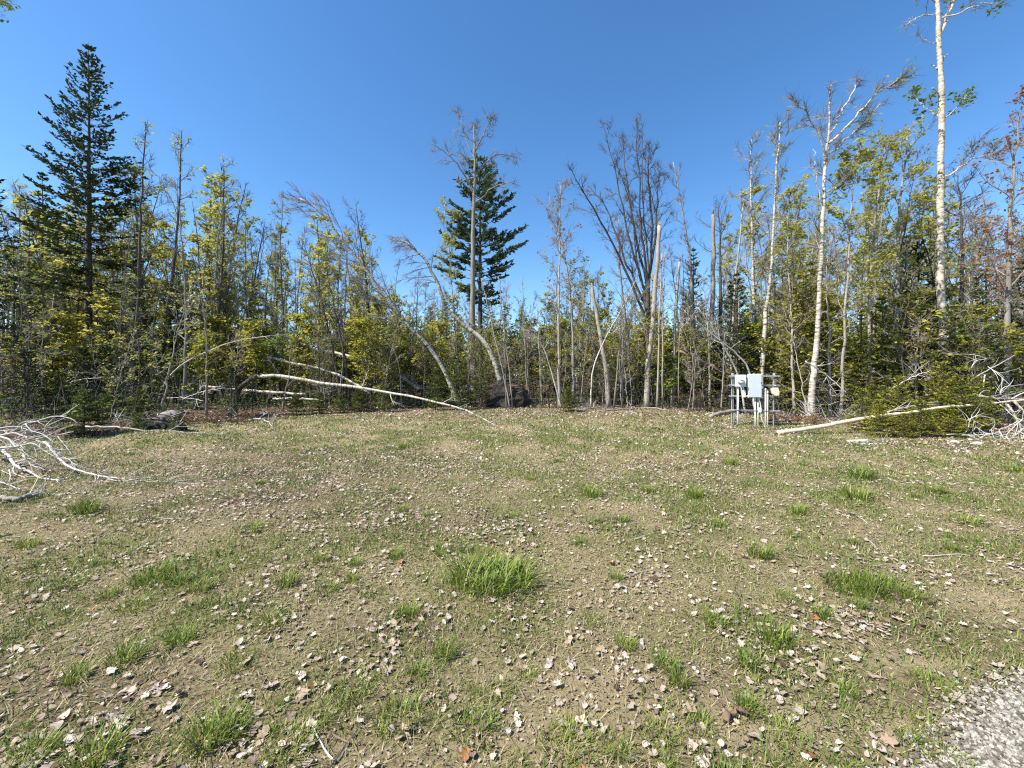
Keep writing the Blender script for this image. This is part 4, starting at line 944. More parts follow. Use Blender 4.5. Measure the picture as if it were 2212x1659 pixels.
# --- woods behind: copies of shared trees
PROT = {'maple': [], 'bare': [], 'pole': [], 'shrub': [], 'green': []}
for k in range(5):
    H = [9, 11, 8, 10, 12][k]; rs = np.random.default_rng(600 + k)
    PROT['maple'].append((H, deciduous(None, '', '', [(0, 0, -.1), (rs.uniform(-.4, .4), rs.uniform(-.4, .4), H * .5), (rs.uniform(-.8, .8), rs.uniform(-.6, .6), H)], .08, .012, 610 + k, 'bark_dark' if k % 2 else 'bark_grey', 'twig', 'leaf_spring', nb=18, cs=.22, bl=2.1, nsub=5, ntw=5, nlf=4, ls=.15, lclump=.62)))
for k in range(4):
    H = [13, 15, 12, 14][k]; rs = np.random.default_rng(620 + k)
    PROT['bare'].append((H, deciduous(None, '', '', [(0, 0, -.1), (rs.uniform(-.3, .3), rs.uniform(-.3, .3), H * .5), (rs.uniform(-.9, .9), rs.uniform(-.6, .6), H)], .11, .015, 630 + k, ['bark_grey', 'bark_dark', 'bark_pale', 'bark_grey'][k], 'twig', None, nb=18, cs=.4, bl=2.2, nsub=6, ntw=8, twl=.45)))
for k in range(3):
    H = [9, 11, 8][k]; rs = np.random.default_rng(640 + k)
    PROT['pole'].append((H, deciduous(None, '', '', [(0, 0, -.1), (rs.uniform(-.3, .3), 0, H * .5), (rs.uniform(-.9, .9), rs.uniform(-.5, .5), H)], .055, .012, 650 + k, ['bark_pale', 'bark_dark', 'bark_grey'][k], 'twig', None, nb=12, cs=.3, bl=1.1, nsub=3, ntw=4)))
for k in range(4):
    H = [3.2, 4.2, 2.6, 3.6][k]; rs = np.random.default_rng(660 + k)
    PROT['shrub'].append((H, deciduous(None, '', '', [(0, 0, -.1), (rs.uniform(-.2, .2), 0, H * .5), (rs.uniform(-.5, .5), rs.uniform(-.4, .4), H)], .03, .008, 670 + k, 'bark_dark', 'twig_dark', ['leaf_spring', 'leaf_spring', 'leaf_green', 'leaf_spring'][k], nb=15, cs=.12, bl=1.5, el=40, nsub=5, ntw=5, nlf=4, ls=.13, lclump=.75)))
for k in range(3):
    H = [10, 12, 9][k]; rs = np.random.default_rng(680 + k)
    PROT['green'].append((H, deciduous(None, '', '', [(0, 0, -.1), (rs.uniform(-.3, .3), 0, H * .5), (rs.uniform(-.6, .6), rs.uniform(-.5, .5), H)], .08, .012, 690 + k, 'bark_grey', 'twig', 'leaf_green', nb=16, cs=.35, bl=1.9, nsub=5, ntw=5, nlf=1, ls=.15, lclump=.5)))
MARK = [(192, 'the tall pointed spruce'), (380, 'the row of leafy maples'), (530, 'the dark dense fir'), (700, 'the leaning white birch'), (860, 'the middle of the fallen birch'), (1030, 'the white pine'), (1215, 'the juniper-like bush'), (1400, 'the pale snapped trunk'), (1545, 'the brown snag'), (1650, 'the utility rack'), (1770, 'the forked birch'), (1900, 'the thicket of low firs'), (2040, 'the white aspen trunk'), (2180, 'the red-leaved maple')]
def mark(dx): return min(MARK, key=lambda m: abs(m[0] - dx))[1]
PROT['sprig'] = []
for k in range(4):
    H = [5.2, 4.4, 6.0, 3.8][k]; q = np.random.default_rng(700 + k)
    PROT['sprig'].append((H, deciduous(None, '', '', [(0, 0, -.1), (q.uniform(-.4, .4), q.uniform(-.2, .2), H * .5), (q.uniform(-1.2, 1.2), q.uniform(-.5, .5), H)], .028, .006, 710 + k, ['bark_grey', 'bark_pale', 'bark_dark', 'bark_pale'][k], 'twig', ['leaf_spring', 'leaf_spring', 'leaf_green', 'leaf_amber'][k], nb=16, cs=.18, bl=1.15, el=35, nsub=3, ntw=5, nlf=2, ls=.095, lclump=.55)))
SILX = [-400, 0, 100, 300, 470, 560, 640, 860, 930, 1120, 1260, 1450, 1520, 1600, 1750, 1950, 2212, 2600]
SILY = [360, 360, 420, 330, 370, 430, 470, 500, 560, 560, 470, 470, 460, 400, 400, 380, 400, 400]
LOOK = {'maple': ['grey-barked yellow-green maple', 'dark-barked yellow-green maple'] * 3, 'bare': ['grey leafless tree', 'dark leafless tree', 'pale leafless tree', 'grey leafless tree'], 'pole': ['pale slim pole sapling', 'dark slim pole sapling', 'grey slim pole sapling'],
        'shrub': ['yellow-green leafy shrub', 'yellow-green leafy shrub', 'green leafy shrub', 'yellow-green leafy shrub'], 'green': ['pale green leafing aspen'] * 3, 'sprig': ['grey-stemmed yellow-green leafy sapling', 'pale-stemmed yellow-green leafy sapling', 'dark-stemmed green leafy sapling', 'pale-stemmed amber leafy sapling'],
        'fir': {10: 'mid-green young fir', 11: 'yellow-green young fir', 12: 'dark tall young fir', 13: 'dark short young fir', 14: 'loose mid-green fir', 15: 'yellow-green young fir'}}
NAMES = {'maple': ('maple_tree', 'maple'), 'bare': ('bare_tree', 'tree'), 'pole': ('sapling', 'sapling'), 'shrub': ('shrub', 'shrub'), 'green': ('aspen_tree', 'aspen'), 'fir': ('fir_tree', 'fir')}
def fill(kind, n, ymin, ymax, rs, xr=(-1.45, 1.45), hmul=(.55, 1.0), hmax=None):
    nm, cat = NAMES[kind]; done = 0; tries = 0
    while done < n and tries < n * 30:
        tries += 1
        Y = ymin + (ymax - ymin) * rs.random() ** 1.25; X = rs.uniform(*xr) * Y
        if Y < edge_y(X) + (1.0 if kind == 'shrub' else 2.2): continue
        dx = CX + FPX * X / Y; top = np.interp(dx, SILX, SILY)
        Hm = (HY - top) / FPX * Y + CAMH; H = Hm * rs.uniform(*hmul)
        z = float(gz(X, Y)) - .05
        if kind == 'fir':
            kd = [10, 11, 12, 13, 14, 15][int(rs.integers(0, 6))]; base = {10: 4.6, 11: 6, 12: 7.5, 13: 3.4, 14: 8.5, 15: 5.2}[kd]
            look = LOOK[kind][kd]; lab = look + ' deeper in the woods behind ' + mark(dx)
            put(nm, lab, cat, FIRS[kd], (X, Y, z), rs.random() * 6.28, lab, rs.uniform(.6, 1.15) * (1 + max(0, Y - 30) * .012))
        else:
            pk = int(rs.integers(0, len(PROT[kind]))); base, me = PROT[kind][pk]; lab = LOOK[kind][pk] + ' deeper in the woods behind ' + mark(dx)
            s = rs.uniform(.7, 1.25) if kind == 'shrub' else min(max(H / base, .45), 1.5)
            put(nm, lab, cat, me, (X, Y, z), rs.random() * 6.28, lab, s)
        done += 1
rs = np.random.default_rng(900)
fill('shrub', 84, 18, 36, rs, (-1.45, -.15)); fill('shrub', 46, 14, 34, rs, (-.2, 1.4))
fill('shrub', 30, 18, 28, rs, (-.9, .5))
def edge_shrubs(n, x0, x1, d0, d1, s0, s1, rs):
    for _ in range(n):
        X = rs.uniform(x0, x1); Y = float(edge_y(X)) + rs.uniform(d0, d1); pk = int(rs.integers(0, 4)); me = PROT['sprig'][pk][1]
        lab = LOOK['sprig'][pk] + ' at the woods edge by ' + mark(CX + FPX * X / Y)
        put('sapling', lab, 'sapling', me, (X, Y, float(gz(X, Y)) - .05), rs.random() * 6.28, lab, rs.uniform(s0, s1))
edge_shrubs(60, -11, 8.5, .2, 3.5, .45, 1.05, rs); edge_shrubs(22, -24, -11, 1.0, 8, .5, 1.1, rs); edge_shrubs(16, 9, 22, 1.0, 5, .5, 1.0, rs)
fill('maple', 62, 20.5, 44, rs, (-1.45, -.35)); fill('maple', 40, 19, 46, rs, (-.4, .5), (.35, .68)); fill('maple', 32, 16.8, 44, rs, (.5, 1.4))
fill('bare', 30, 19, 48, rs, (-1.4, -.3)); fill('bare', 22, 20, 48, rs, (-.3, .5), (.5, .9)); fill('bare', 34, 15, 48, rs, (.5, 1.4))
fill('pole', 36, 12, 40, rs, (-1.4, -.2)); fill('pole', 44, 18, 40, rs, (-.2, .6), (.45, .8)); fill('pole', 26, 14, 40, rs, (.6, 1.4))
fill('green', 26, 20, 50, rs, (-1.0, .4), (.45, .8)); fill('green', 14, 18, 50, rs, (.4, 1.4))
fill('fir', 40, 19, 50, rs, (-1.45, -.3)); fill('fir', 46, 20, 52, rs, (-.35, .55)); fill('fir', 60, 14, 52, rs, (.5, 1.45))

# far wood that reads as one mass
rs = np.random.default_rng(950)
b = MB(); n = 90000
X = rs.uniform(-110, 110, n); Y = rs.uniform(52, 80, n); hh = 4.0 + 9.0 * fbm(X, Y, 8, 12); Z = gz(X, Y) + hh * rs.random(n) ** .8
leaves(b, np.stack([X, Y, Z], -1), .42, .3, .7, np.clip(fbm(X, Y, 9, 99) * .8 + .3 * rs.random(n) - .1, 0, 1), None, rs)
tag(link('far_woods', b.mesh('far_woods', M['leaf_green'])), 'far green woods closing the view behind all the trees', 'woods', None, 'stuff')
# undergrowth of twigs and low leaves along the edge
b, lf = MB(), MB(); n = 4200
X = rs.uniform(-30, 26, n); Y = edge_y(X) + .3 + 11 * rs.random(n) ** 1.4
p0 = np.stack([X, Y, gz(X, Y) - .03], -1); h = rs.uniform(.25, 1.5, n) ** 1.3
d = np.stack([(rs.random(n) - .5) * 1.0, (rs.random(n) - .5) * .8, np.ones(n)], -1)
p1 = p0 + unit(d) * h[:, None]; sticks(b, p0, p1, .008, .004)
k = rs.random(n) < .55
m0 = p0[k] + (p1[k] - p0[k]) * rs.uniform(.4, .9, (k.sum(), 1)); m1 = m0 + (rs.random((k.sum(), 3)) - .5) * np.array([.7, .7, .5]); sticks(b, m0, m1, .005, .003)
tag(link('undergrowth', b.mesh('undergrowth', M['twig_dark'])), 'dense thin twigs and stems of the undergrowth along the woods edge', 'undergrowth', None, 'stuff')
for q in range(5):
    t = rs.random((k.sum(), 1)); leaves(lf, m0 + (m1 - m0) * t + (rs.random((k.sum(), 3)) - .5) * .25, .09, .5, .8, None, None, rs)
n = 9000; X = rs.uniform(-30, 26, n); Y = edge_y(X) + 9 * rs.random(n); leaves(lf, np.stack([X, Y, gz(X, Y) + .05 + .5 * rs.random(n) ** 2], -1), .09, .5, .8, None, None, rs)
tag(link('undergrowth_leaves', lf.mesh('undergrowth_leaves', M['leaf_green'])), 'small green leaves of the low undergrowth under the trees', 'undergrowth', None, 'stuff')

# ------------------------------------------------------------------ fallen wood
def logthing(name, lab, cat, pts, r0, r1, mt, twigs=0, bl=.8, seed=1, wind=(0, 0), jit=.02, n=22):
    rs = np.random.default_rng(seed); base = np.array(pts[0], float); P = smooth_path(np.array(pts, float) - base, n, jit, rs)
    tr, br, tw, lf = MB(), MB(), MB(), MB(); tube(tr, P, np.linspace(r0, r1, n), 9, wob=.14)
    t = thing(name, lab, cat, tuple(base)); link('trunk', tr.mesh('trunk', M[mt], True), t)
    if twigs:
        grow(P, r0, r1, rs, br, tw, lf, cs=.2, nb=twigs, bl=bl, el=40, curl=.2, nsub=2, ntw=3, wind=wind, tip=False)
        link('branch_wood', br.mesh('branch_wood', M['bark_dead'], True), t)['kind'] = 'stuff'; link('twigs', tw.mesh('twigs', M['bark_dead']), t)['kind'] = 'stuff'
    return t
def ong(dx, dy, r): x, y = G(dx, dy); return (x, y, float(gz(x, y)) + r)
logthing('fallen_birch', 'long white fallen birch with a broken raised thick end, its tip on the grass', 'log', [AT(556, 813, 14.8), AT(610, 813, 14.7), AT(690, 826, 14.6), AT(775, 837, 14.4), AT(885, 856, 13.9), AT(971, 876, 13.2), AT(1024, 894, 12.5), ong(1078, 924, .02)], .072, .012, 'birch', 6, .7, 701)
P = [AT(565, 812, 14.8), AT(540, 822, 14.75), AT(520, 838, 14.7), AT(508, 862, 14.7), (AT(505, 880, 14.7)[0], 14.7, -.1)]
logthing('broken_stump', 'dark splintered stump holding the raised end of the fallen birch', 'stump', P[::-1], .11, .075, 'bark_dark', 0, n=12, seed=702, jit=.04)
logthing('fallen_log', 'white log leaning down to the right above the fallen birch', 'log', [AT(564, 768, 19), AT(642, 786, 18.4), AT(690, 796, 18), AT(738, 813, 17.6), AT(800, 850, 17.2)], .045, .06, 'birch', 3, .6, 703)
logthing('fallen_log', 'pale broken log propped in the yellow-green brush behind the dark leaning stems', 'log', [AT(650, 742, 21), AT(683, 755, 20.6), AT(735, 765, 20.2), AT(786, 778, 19.8), AT(862, 812, 19.3), AT(905, 840, 19)], .06, .085, 'birch', 3, .6, 704)
logthing('fallen_log', 'thin white log lying low behind the dark dense fir', 'log', [AT(436, 835, 16.5), AT(520, 842, 16.3), AT(596, 848, 16), AT(660, 852, 15.8)], .05, .05, 'birch', 0, seed=705)
logthing('fallen_log', 'short white log lying low in the shade under the fallen birch', 'log', [AT(590, 862, 16.4), AT(640, 861, 16.3), AT(700, 866, 16.2)], .045, .04, 'birch', 0, seed=706)
logthing('fallen_log', 'hanging brown log slanting down toward the utility rack', 'log', [AT(1468, 758, 17.6), AT(1520, 782, 17.2), AT(1574, 806, 16.9), AT(1640, 830, 16.5)], .055, .05, 'bark_brown', 3, .5, 707)
logthing('fallen_log', 'grey weathered log piece lying on the ground left of the utility rack', 'log', [ong(1535, 903, .06), ong(1560, 897, .08), ong(1580, 893, .09)], .07, .10, 'bark_pale', 0, seed=708, n=10)
logthing('fallen_log', 'thin brown log along the edge of the grass before the saplings', 'log', [ong(1295, 889, .03), ong(1340, 887, .04), ong(1395, 884, .05), ong(1440, 888, .04)], .03, .03, 'bark_pale', 2, .4, 709)
logthing('fallen_log', 'pale stick pile log lying right of the juniper-like bush', 'log', [ong(1240, 890, .03), ong(1265, 885, .05), ong(1300, 882, .05)], .03, .02, 'bark_dead', 2, .4, 710)
logthing('fallen_stick', 'long thin pale stick lying before the rotten stump', 'stick', [AT(185, 921, 9.9), AT(240, 922, 10.0), AT(302, 929, 10.0), AT(400, 933, 10.1), AT(480, 937, 10.1), ong(558, 940, .02)], .022, .008, 'bark_dead', 5, .5, 711)
logthing('fallen_stick', 'crooked pale stick arching on the ground before the dark dense fir', 'stick', [ong(471, 912, .04), AT(510, 905, 13.2), AT(554, 904, 13), ong(575, 914, .08), ong(590, 923, .02)], .02, .01, 'bark_dead', 6, .4, 712)
logthing('fallen_stick', 'thin reddish stick lying right of the utility rack', 'stick', [ong(1657, 917, .04), ong(1690, 916, .1), ong(1725, 917, .12)], .015, .01, 'bark_brown', 2, .3, 713)
logthing('fallen_stick', 'pale stick on the ground in front of the whitish wood slab', 'stick', [ong(1858, 961, .015), ong(1890, 961, .02), ong(1936, 957, .015)], .014, .009, 'bark_dead', 1, .2, 714)
logthing('fallen_stick', 'short dark broken stick near the bleached fallen branches', 'stick', [ong(-10, 1082, .03), ong(42, 1087, .05), AT(77, 1066, 4.95)], .028, .022, 'bark_grey', 3, .35, 715)
logthing('fallen_stick', 'dark wood chip lying on the sandy foreground', 'stick', [ong(1568, 1563, .015), ong(1585, 1552, .02), ong(1606, 1540, .015)], .014, .010, 'bark_brown', 0, seed=716, n=8)
for q, (a, bb, lab) in enumerate([((140, 830), (225, 815), 'thin pale leaning stick in the dark woods left of the spruce trunk'), ((395, 862), (480, 838), 'pale stick slanting up toward the dark dense fir'), ((360, 860), (440, 866), 'pale stick lying in the shade beside the arched sapling'), ((1925, 840), (2010, 800), 'pale bare stick slanting behind the low firs'), ((1740, 780), (1830, 850), 'bare dead branch slanting down beside the forked birch')]):
    Yq = [13, 15, 14.6, 13, 13.2][q]
    logthing('fallen_stick', lab, 'stick', [AT(*a, Yq), AT((a[0] + bb[0]) / 2, (a[1] + bb[1]) / 2 - 4, Yq), AT(*bb, Yq - .2)], .02, .01, 'bark_dead', 4, .5, 720 + q)

# rotten stump on the left
rs = np.random.default_rng(78); b = MB()
Vv = []; nu, nv = 20, 10
for a in range(nv + 1):
    ph = -math.pi / 2 + math.pi * a / nv
    for c in range(nu):
        th = 2 * math.pi * c / nu; Vv.append((math.cos(ph) * math.cos(th), math.cos(ph) * math.sin(th), math.sin(ph)))
Vv = np.array(Vv); k = 1 + (fbm(Vv[:, 0] * 3 + 3, Vv[:, 2] * 3 + Vv[:, 1] * 2, .8, 16, 4) - .5) * .9
Vv = Vv * k[:, None] * np.array([.80, .40, .22])
i = np.arange(nv)[:, None] * nu; j = np.arange(nu)[None]; k2 = (j + 1) % nu
b.add(Vv, np.stack([i + j, i + k2, i + nu + k2, i + nu + j], -1).reshape(-1, 4))
x, y = (345 - CX) / FPX * 11.3, 11.3
st = thing('rotten_stump', 'shade-blackened rotten stump mass with torn roots behind the grassy mound', 'stump', (x, y, float(gz(x, y))))
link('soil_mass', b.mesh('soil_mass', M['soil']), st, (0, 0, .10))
rb = MB()
for q in range(22):
    d = unit(np.array([rs.uniform(-1, 1), -rs.uniform(.2, .8), rs.uniform(-.1, .9)])); P = [d * .3 + np.array([rs.uniform(-.5, .5), 0, .2])]
    for s in range(5): d = unit(d + (rs.random(3) - .5) * .9 + np.array([0, 0, -.2])); P.append(P[-1] + d * rs.uniform(.08, .18))
    tube(rb, smooth_path(P, 9), np.linspace(rs.uniform(.01, .03), .004, 9), 4, cap=False)
tube(rb, [(.05, .05, .5), (.35, 0, .56), (.62, -.05, .5)], [.11, .12, .09], 9)
link('roots', rb.mesh('roots', M['bark_grey'], True), st)

# branch tangles traced as curves, each curve with its own distance
def tangle(name, lab, cat, origin, curves, mt, seed, twigs=True, tw_len=.22, cutz=True):
    rs = np.random.default_rng(seed); o = np.array(origin, float); main, sm, tw = MB(), MB(), MB()
    for q, (pts, Y0, Y1, r) in enumerate(curves):
        P = np.array([AT(px, py, Y0 + (Y1 - Y0) * k / max(1, len(pts) - 1)) for k, (px, py) in enumerate(pts)])
        g = gz(P[:, 0], P[:, 1]) + r * .6
        P[:, 2] = np.maximum(P[:, 2], g)
        n = 5 * len(pts); S = smooth_path(P, n, r * (.35 if twigs else .08), rs) - o
        tube(main if r > .02 else sm, S, np.linspace(r, r * .35, n), 6 if r > .02 else 4, cap=True)
        if twigs:
            m = int(1.7 * len(pts))
            for _ in range(m):
                p, d = interp_path(S, rs.uniform(.1, 1)); L = rs.uniform(.5, 1.6) * tw_len; dd = unit(d * .8 + (rs.random(3) - .5) * 1.3); Q = [p]
                for s in range(3): dd = unit(dd + (rs.random(3) - .5) * .5 - np.array([0, 0, .06])); Q.append(Q[-1] + dd * L / 3)
                Q = np.array(Q); gg = gz(Q[:, 0] + o[0], Q[:, 1] + o[1]) - o[2] + .005; Q[:, 2] = np.maximum(Q[:, 2], gg)
                tube(tw, Q, np.linspace(min(.006, r * .5), .002, 4), 3, cap=False)
    t = thing(name, lab, cat, tuple(origin))
    if main.n: link('trunk', main.mesh('trunk', M[mt], True), t)
    if sm.n: link('branch_wood', sm.mesh('branch_wood', M['bark_dead'], True), t)['kind'] = 'stuff'
    if tw.n: link('twigs', tw.mesh('twigs', M['bark_dead']), t)['kind'] = 'stuff'
    return t
c = lambda L: [(px / 6.0, 848 + py / 6.0) for px, py in L]
CUR = [(c([(580, 640), (640, 690), (760, 840), (850, 930), (950, 980), (1120, 1040), (1400, 1120), (1640, 1160), (1750, 1170)]), 6.5, 5.7, .021),
       (c([(-700, 300), (-400, 480), (0, 730), (60, 770), (130, 840), (190, 940), (330, 1000), (540, 1140), (780, 1190)]), 7.0, 5.75, .032), (c([(190, 940), (90, 980), (-60, 1050)]), 6.3, 6.0, .014), (c([(190, 940), (180, 1040), (340, 1150)]), 6.3, 5.9, .014),
       (c([(-300, 640), (0, 580), (150, 510), (330, 410), (480, 370), (680, 315), (900, 330), (1020, 410)]), 6.8, 6.8, .018), (c([(-200, 560), (70, 590), (180, 670), (280, 770), (430, 960)]), 6.6, 6.1, .02),
       (c([(-200, 600), (150, 530), (300, 560), (450, 610), (580, 640), (700, 560), (950, 510)]), 6.6, 6.5, .019), (c([(-300, 800), (0, 720), (110, 680), (270, 600), (550, 550), (590, 420)]), 6.4, 6.6, .015),
       (c([(-100, 720), (220, 700), (430, 660), (580, 760), (720, 830)]), 6.3, 6.2, .015), (c([(430, 660), (460, 740), (490, 840)]), 6.3, 6.2, .009), (c([(200, 900), (400, 860), (480, 940)]), 6.2, 6.1, .01), (c([(290, 810), (390, 920), (490, 980)]), 6.3, 6.0, .012),
       (c([(-200, 1060), (0, 1150), (150, 1210), (270, 1290), (360, 1320)]), 5.6, 5.2, .014), (c([(480, 1320), (640, 1320), (800, 1395)]), 5.2, 5.0, .008), (c([(120, 1000), (140, 1100), (90, 1250)]), 6, 5.6, .01),
       (c([(330, 410), (420, 500), (560, 540), (700, 660)]), 6.7, 6.4, .011), (c([(450, 610), (620, 560), (760, 480), (860, 450)]), 6.5, 6.5, .009), (c([(750, 570), (840, 680), (930, 800)]), 6.5, 6.3, .009), (c([(-100, 500), (170, 480), (290, 390), (450, 380)]), 6.8, 6.9, .011),
       (c([(1750, 1170), (1950, 1240), (2200, 1190), (2330, 1180)]), 5.7, 5.6, .008), (c([(1240, 1080), (1350, 990)]), 5.8, 5.7, .009), (c([(1240, 1080), (1240, 1170), (1280, 1210)]), 5.8, 5.7, .008), (c([(1400, 1120), (1600, 1180), (1740, 1240)]), 5.7, 5.6, .009),
       (c([(760, 840), (900, 870), (990, 980)]), 6.3, 6.1, .008), (c([(0, 460), (200, 440), (350, 480), (520, 560)]), 6.9, 6.6, .01)]
ox, oy, _ = AT(-60, 1000, 6.6)
tangle('fallen_branch', 'bleached white fallen treetop with fanned bare branches at the left edge', 'dead branch', (ox, oy, float(gz(ox, oy))), CUR, 'bark_dead', 731, tw_len=.3)
c = lambda L: [(1770 + px / 5.0, 774 + py / 5.0) for px, py in L]
ox, oy = G(1680, 936)
CUR = [([(1680, 936), (1770, 922), (1818, 912), (1866, 904), (1922, 896), (1962, 892), (2000, 885), (2034, 880), (2090, 876), (2136, 872), (2190, 866), (2300, 855)], 10.45, 9.9, .062)]
t = tangle('fallen_log', 'long pale peeled log resting across the low firs beside the utility rack', 'log', (ox, oy, float(gz(ox, oy))), CUR, 'log', 732, False)
CUR = [(c([(730, 585), (840, 550), (1000, 515), (1300, 460)]), 10.3, 10.2, .025), (c([(1370, 825), (1550, 810), (1600, 770), (1620, 690), (1650, 650), (1690, 730), (1660, 790), (1690, 830)]), 9.6, 9.5, .012), (c([(1600, 670), (1700, 625), (1860, 650), (1895, 710), (1840, 790)]), 9.6, 9.6, .012),
       (c([(1540, 830), (1700, 830), (1900, 810), (2100, 850)]), 9.3, 9.2, .012), (c([(2030, 500), (2090, 580), (2140, 680), (2212, 790), (2300, 850)]), 9.9, 9.4, .03), (c([(2110, 470), (2212, 570), (2320, 690)]), 9.9, 9.6, .035), (c([(2300, 700), (2212, 760), (2110, 840)]), 9.5, 9.3, .03),
       (c([(2080, 440), (1980, 400), (1960, 370), (2000, 310), (2100, 310), (2180, 380)]), 10, 10, .013), (c([(1610, 430), (1750, 410), (1900, 430), (2080, 440), (2300, 420)]), 10.3, 10.2, .02), (c([(1580, 270), (1680, 210), (1800, 140), (1980, 40), (2120, -40)]), 11.4, 11.6, .025), (c([(1790, 180), (1770, 300), (1790, 420)]), 11.4, 11.2, .02),
       (c([(2070, 440), (2212, 370), (2350, 330)]), 10, 10, .018), (c([(1640, 100), (1690, 30), (1800, 0), (1660, -40)]), 11.6, 11.8, .012), (c([(1820, 90), (1930, 170), (2050, 280)]), 11, 10.6, .012), (c([(2140, 680), (2030, 740), (1940, 780), (1990, 860)]), 9.6, 9.3, .013), (c([(2000, 870), (2140, 860), (2280, 880)]), 9.3, 9.2, .012), (c([(1950, 500), (2070, 580), (2180, 560)]), 9.8, 9.7, .012), (c([(2200, 650), (2060, 780), (2010, 850)]), 9.5, 9.3, .012), (c([(1720, 870), (1820, 820), (1920, 840)]), 9.3, 9.3, .01)]
ox, oy = G(2190, 950)
tangle('fallen_branch', 'tangle of bare grey dead branches at the right end of the peeled log', 'dead branch', (ox, oy, float(gz(ox, oy))), CUR, 'bark_pale', 733, tw_len=.35)

# ------------------------------------------------------------------ utility rack
x, y = G(1628, 919)
rack = thing('utility_rack', 'galvanised utility rack with electric meter, grey breaker box and conduits', 'utility rack', (x, y, float(gz(x, y))), R(-15))
S = 675.0
def rx(cx): return (cx - 805) / S * 1.02
def rz(cy): return (1425 - cy) / S
def box(name, x0, x1, y0, y1, z0, z1, mt, parent=rack, bev=.006):
    b = MB(); e = bev; P = []
    for zz, k in ((z0, e), (z0 + e, 0), (z1 - e, 0), (z1, e)):
        for (a, c_) in ((x0 + k + e, y0 + k), (x1 - k - e, y0 + k), (x1 - k, y0 + k + e), (x1 - k, y1 - k - e), (x1 - k - e, y1 - k), (x0 + k + e, y1 - k), (x0 + k, y1 - k - e), (x0 + k, y0 + k + e)): P.append((a, c_, zz))
    Q = []
    for r_ in range(3):
        for j in range(8): Q.append((r_ * 8 + j, r_ * 8 + (j + 1) % 8, r_ * 8 + 8 + (j + 1) % 8, r_ * 8 + 8 + j))
    P += [((x0 + x1) / 2, (y0 + y1) / 2, z0), ((x0 + x1) / 2, (y0 + y1) / 2, z1)]
    T = [((j + 1) % 8, j, 32) for j in range(8)] + [(24 + j, 24 + (j + 1) % 8, 33) for j in range(8)]
    b.add(P, Q, T); return link(name, b.mesh(name, M[mt]), parent)
def strut(name, x0, x1, y0, z0, z1, vertical, w=.041):
    """slotted steel channel, open to the front"""
    b = MB(); k = .0035; h = w / 2
    prof = [(-h, h), (-h, -h), (-h + .010, -h), (-h + .010, -h + k), (-h + k, -h + k), (-h + k, h - k), (h - k, h - k), (h - k, -h + k), (h - .010, -h + k), (h - .010, -h), (h, -h), (h, h)]
    n = len(prof); Vv = []
    for t in (0, 1):
        for a, c_ in prof:
            Vv.append(((x0 + x1) / 2 + a, y0 + c_, z0 + (z1 - z0) * t) if vertical else (x0 + (x1 - x0) * t, y0 + c_, (z0 + z1) / 2 + a))
    Q = [(j, (j + 1) % n, n + (j + 1) % n, n + j) for j in range(n)] + [(0, 1, 4, 5), (0, 5, 6, 11), (11, 6, 7, 10), (1, 2, 3, 4), (7, 8, 9, 10)]
    Q += [tuple(v + n for v in q) for q in Q[n:n + 5]]
    b.add(Vv, Q); return link(name, b.mesh(name, M['galv']), rack)
def pipe(name, pts, r, mt, parent=rack, sides=12):
    b = MB(); tube(b, smooth_path(pts, 16 if len(pts) > 2 else 2), r, sides); return link(name, b.mesh(name, M[mt], True), parent)
# uprights
for cx, zt in ((410, 330), (1170, 325)):
    p = strut('post', rx(cx), rx(cx), .0, -.35, rz(zt), True, .05)
# rails in front of the posts
for cy, a, c_ in ((388, 340, 1270), (582, 340, 1270), (808, 340, 1165), (1107, 340, 1270)):
    strut('rail', rx(a), rx(c_), -.047, rz(cy) - .02, rz(cy) + .02, False, .042)
# clamps where rails cross posts
for cx in (410, 1170):
    for cy in (388, 582, 808, 1107): box('rail_clamp', rx(cx) - .034, rx(cx) + .034, -.075, -.069, rz(cy) - .012, rz(cy) + .012, 'galv', bev=.002)
# meter socket box with meter
mbx = box('meter_box', rx(450), rx(635), -.19, -.069, rz(610), rz(365), 'paint_light')
box('meter_box_lip', rx(446), rx(639), -.075, -.066, rz(614), rz(361), 'paint', mbx, .002)
cxm, czm = rx(530), rz(490)
pipe('meter_ring', [(cxm, -.185, czm), (cxm, -.222, czm)], .092, 'galv', mbx, 24)
pipe('meter_base', [(cxm, -.21, czm), (cxm, -.27, czm)], .08, 'paint_light', mbx, 24)
b = MB(); 
tube(b, [(cxm, -.265, czm), (cxm, -.31, czm), (cxm, -.335, czm), (cxm, -.345, czm)], [.079, .077, .066, .03], 24)
link('meter_glass', b.mesh('meter_glass', M['glass'], True), mbx)
box('meter_face', cxm - .04, cxm + .04, -.348, -.343, czm - .005, czm + .03, 'darksteel', mbx, .001)
# breaker panel
pnl = box('breaker_panel', rx(670), rx(915), -.20, -.069, rz(835), rz(345), 'paint')
dr = box('panel_door', rx(678), rx(907), -.212, -.2005, rz(822), rz(357), 'paint', pnl, .004)
box('door_latch', rx(893), rx(903), -.221, -.212, rz(545), rz(515), 'darksteel', dr, .002)
box('panel_hasp', rx(760), rx(800), -.19, -.10, rz(345) - .002, rz(345) + .012, 'galv', pnl, .002)
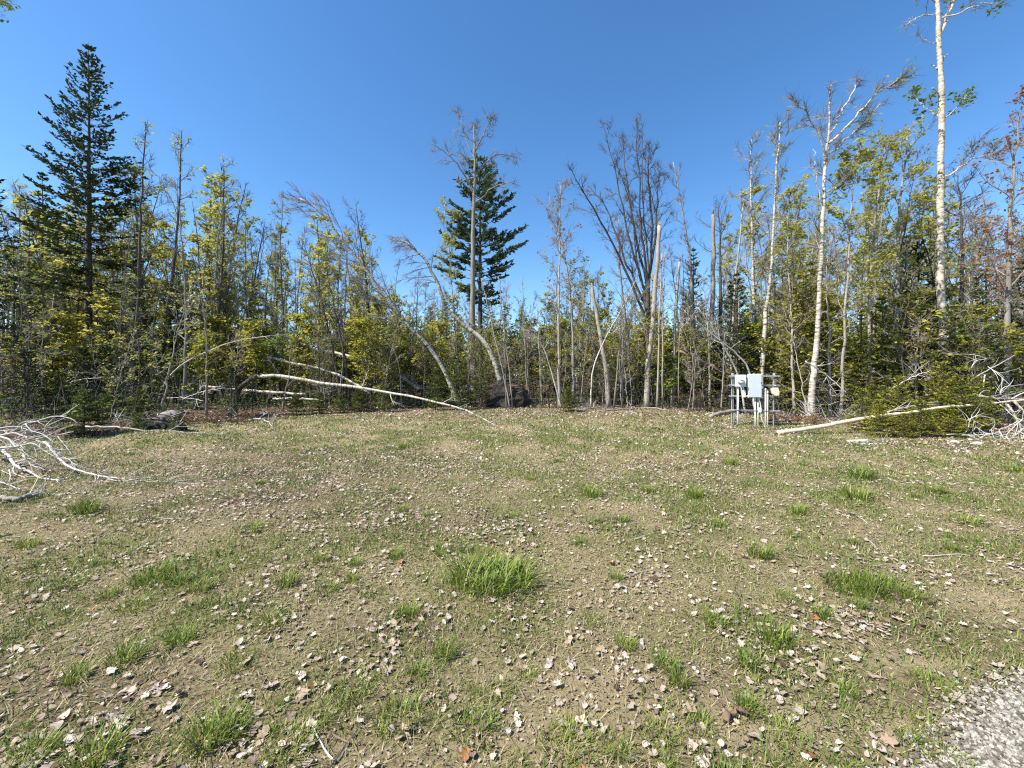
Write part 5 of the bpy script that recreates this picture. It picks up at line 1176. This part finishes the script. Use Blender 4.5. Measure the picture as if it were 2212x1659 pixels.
# conduits
for cx, zt, r in ((495, 600, .029), (812, 820, .022), (862, 825, .014), (995, 640, .021), (1032, 690, .019)):
    cd = pipe('conduit', [(rx(cx), -.112, -.3), (rx(cx), -.112, rz(zt))], r, 'pvc')
    pipe('conduit_coupling', [(rx(cx), -.112, rz(zt) - .09), (rx(cx), -.112, rz(zt) - .02)], r * 1.22, 'pvc', cd)
    box('conduit_strap', rx(cx) - r * 1.7, rx(cx) + r * 1.7, -.112 - r - .004, -.112 - r + .003, rz(1107) - .01, rz(1107) + .01, 'darksteel', cd, .001)
# fitting joining meter box and panel
ft = pipe('conduit', [(rx(590), -.12, rz(612)), (rx(600), -.12, rz(660)), (rx(605), -.12, rz(700))], .016, 'pvc')
box('conduit_body', rx(577), rx(634), -.15, -.09, rz(832), rz(680), 'pvc', ft)
pipe('conduit_elbow', [(rx(625), -.12, rz(812)), (rx(650), -.12, rz(808)), (rx(690), -.12, rz(795))], .018, 'pvc', ft)
# small junction box and loose cable under the panel
jb = box('junction_box', rx(865), rx(918), -.16, -.10, rz(1140), rz(1040), 'paint_light')
pipe('cable', [(rx(878), -.13, rz(832)), (rx(884), -.14, rz(900)), (rx(900), -.14, rz(960)), (rx(906), -.135, rz(1045))], .011, 'pvc', jb)
pipe('cable', [(rx(905), -.13, rz(1135)), (rx(912), -.15, rz(1230)), (rx(925), -.16, rz(1310)), (rx(955), -.17, rz(1350)), (rx(960), -.17, rz(1440))], .008, 'pvc', jb)
# beige telephone box on the right post
bb = MB(); pr = [(rx(1088), rz(650)), (rx(1120), rz(628)), (rx(1210), rz(626)), (rx(1238), rz(700)), (rx(1228), rz(792)), (rx(1150), rz(796)), (rx(1105), rz(745))]
Vv = [(a, -.075, z) for a, z in pr] + [(a, -.165, z) for a, z in pr] + [(sum(a for a, z in pr) / 7 + (a - sum(a for a, z in pr) / 7) * .85, -.185, sum(z for a, z in pr) / 7 + (z - sum(z for a, z in pr) / 7) * .88) for a, z in pr]
Vv += [(sum(a for a, z in pr) / 7, -.188, sum(z for a, z in pr) / 7)]
bb.add(Vv, [(j, (j + 1) % 7, 7 + (j + 1) % 7, 7 + j) for j in range(7)] + [(7 + j, 7 + (j + 1) % 7, 14 + (j + 1) % 7, 14 + j) for j in range(7)], [(14 + j, 14 + (j + 1) % 7, 21) for j in range(7)])
bx = link('telephone_box', bb.mesh('telephone_box', M['beige']), rack); bx['label'] = 'cream plastic telephone box on the right post'
pipe('box_cable', [(rx(1170), -.12, rz(794)), (rx(1168), -.10, rz(860)), (rx(1172), -.075, rz(1000)), (rx(1171), -.06, rz(1400))], .009, 'darksteel', bx)
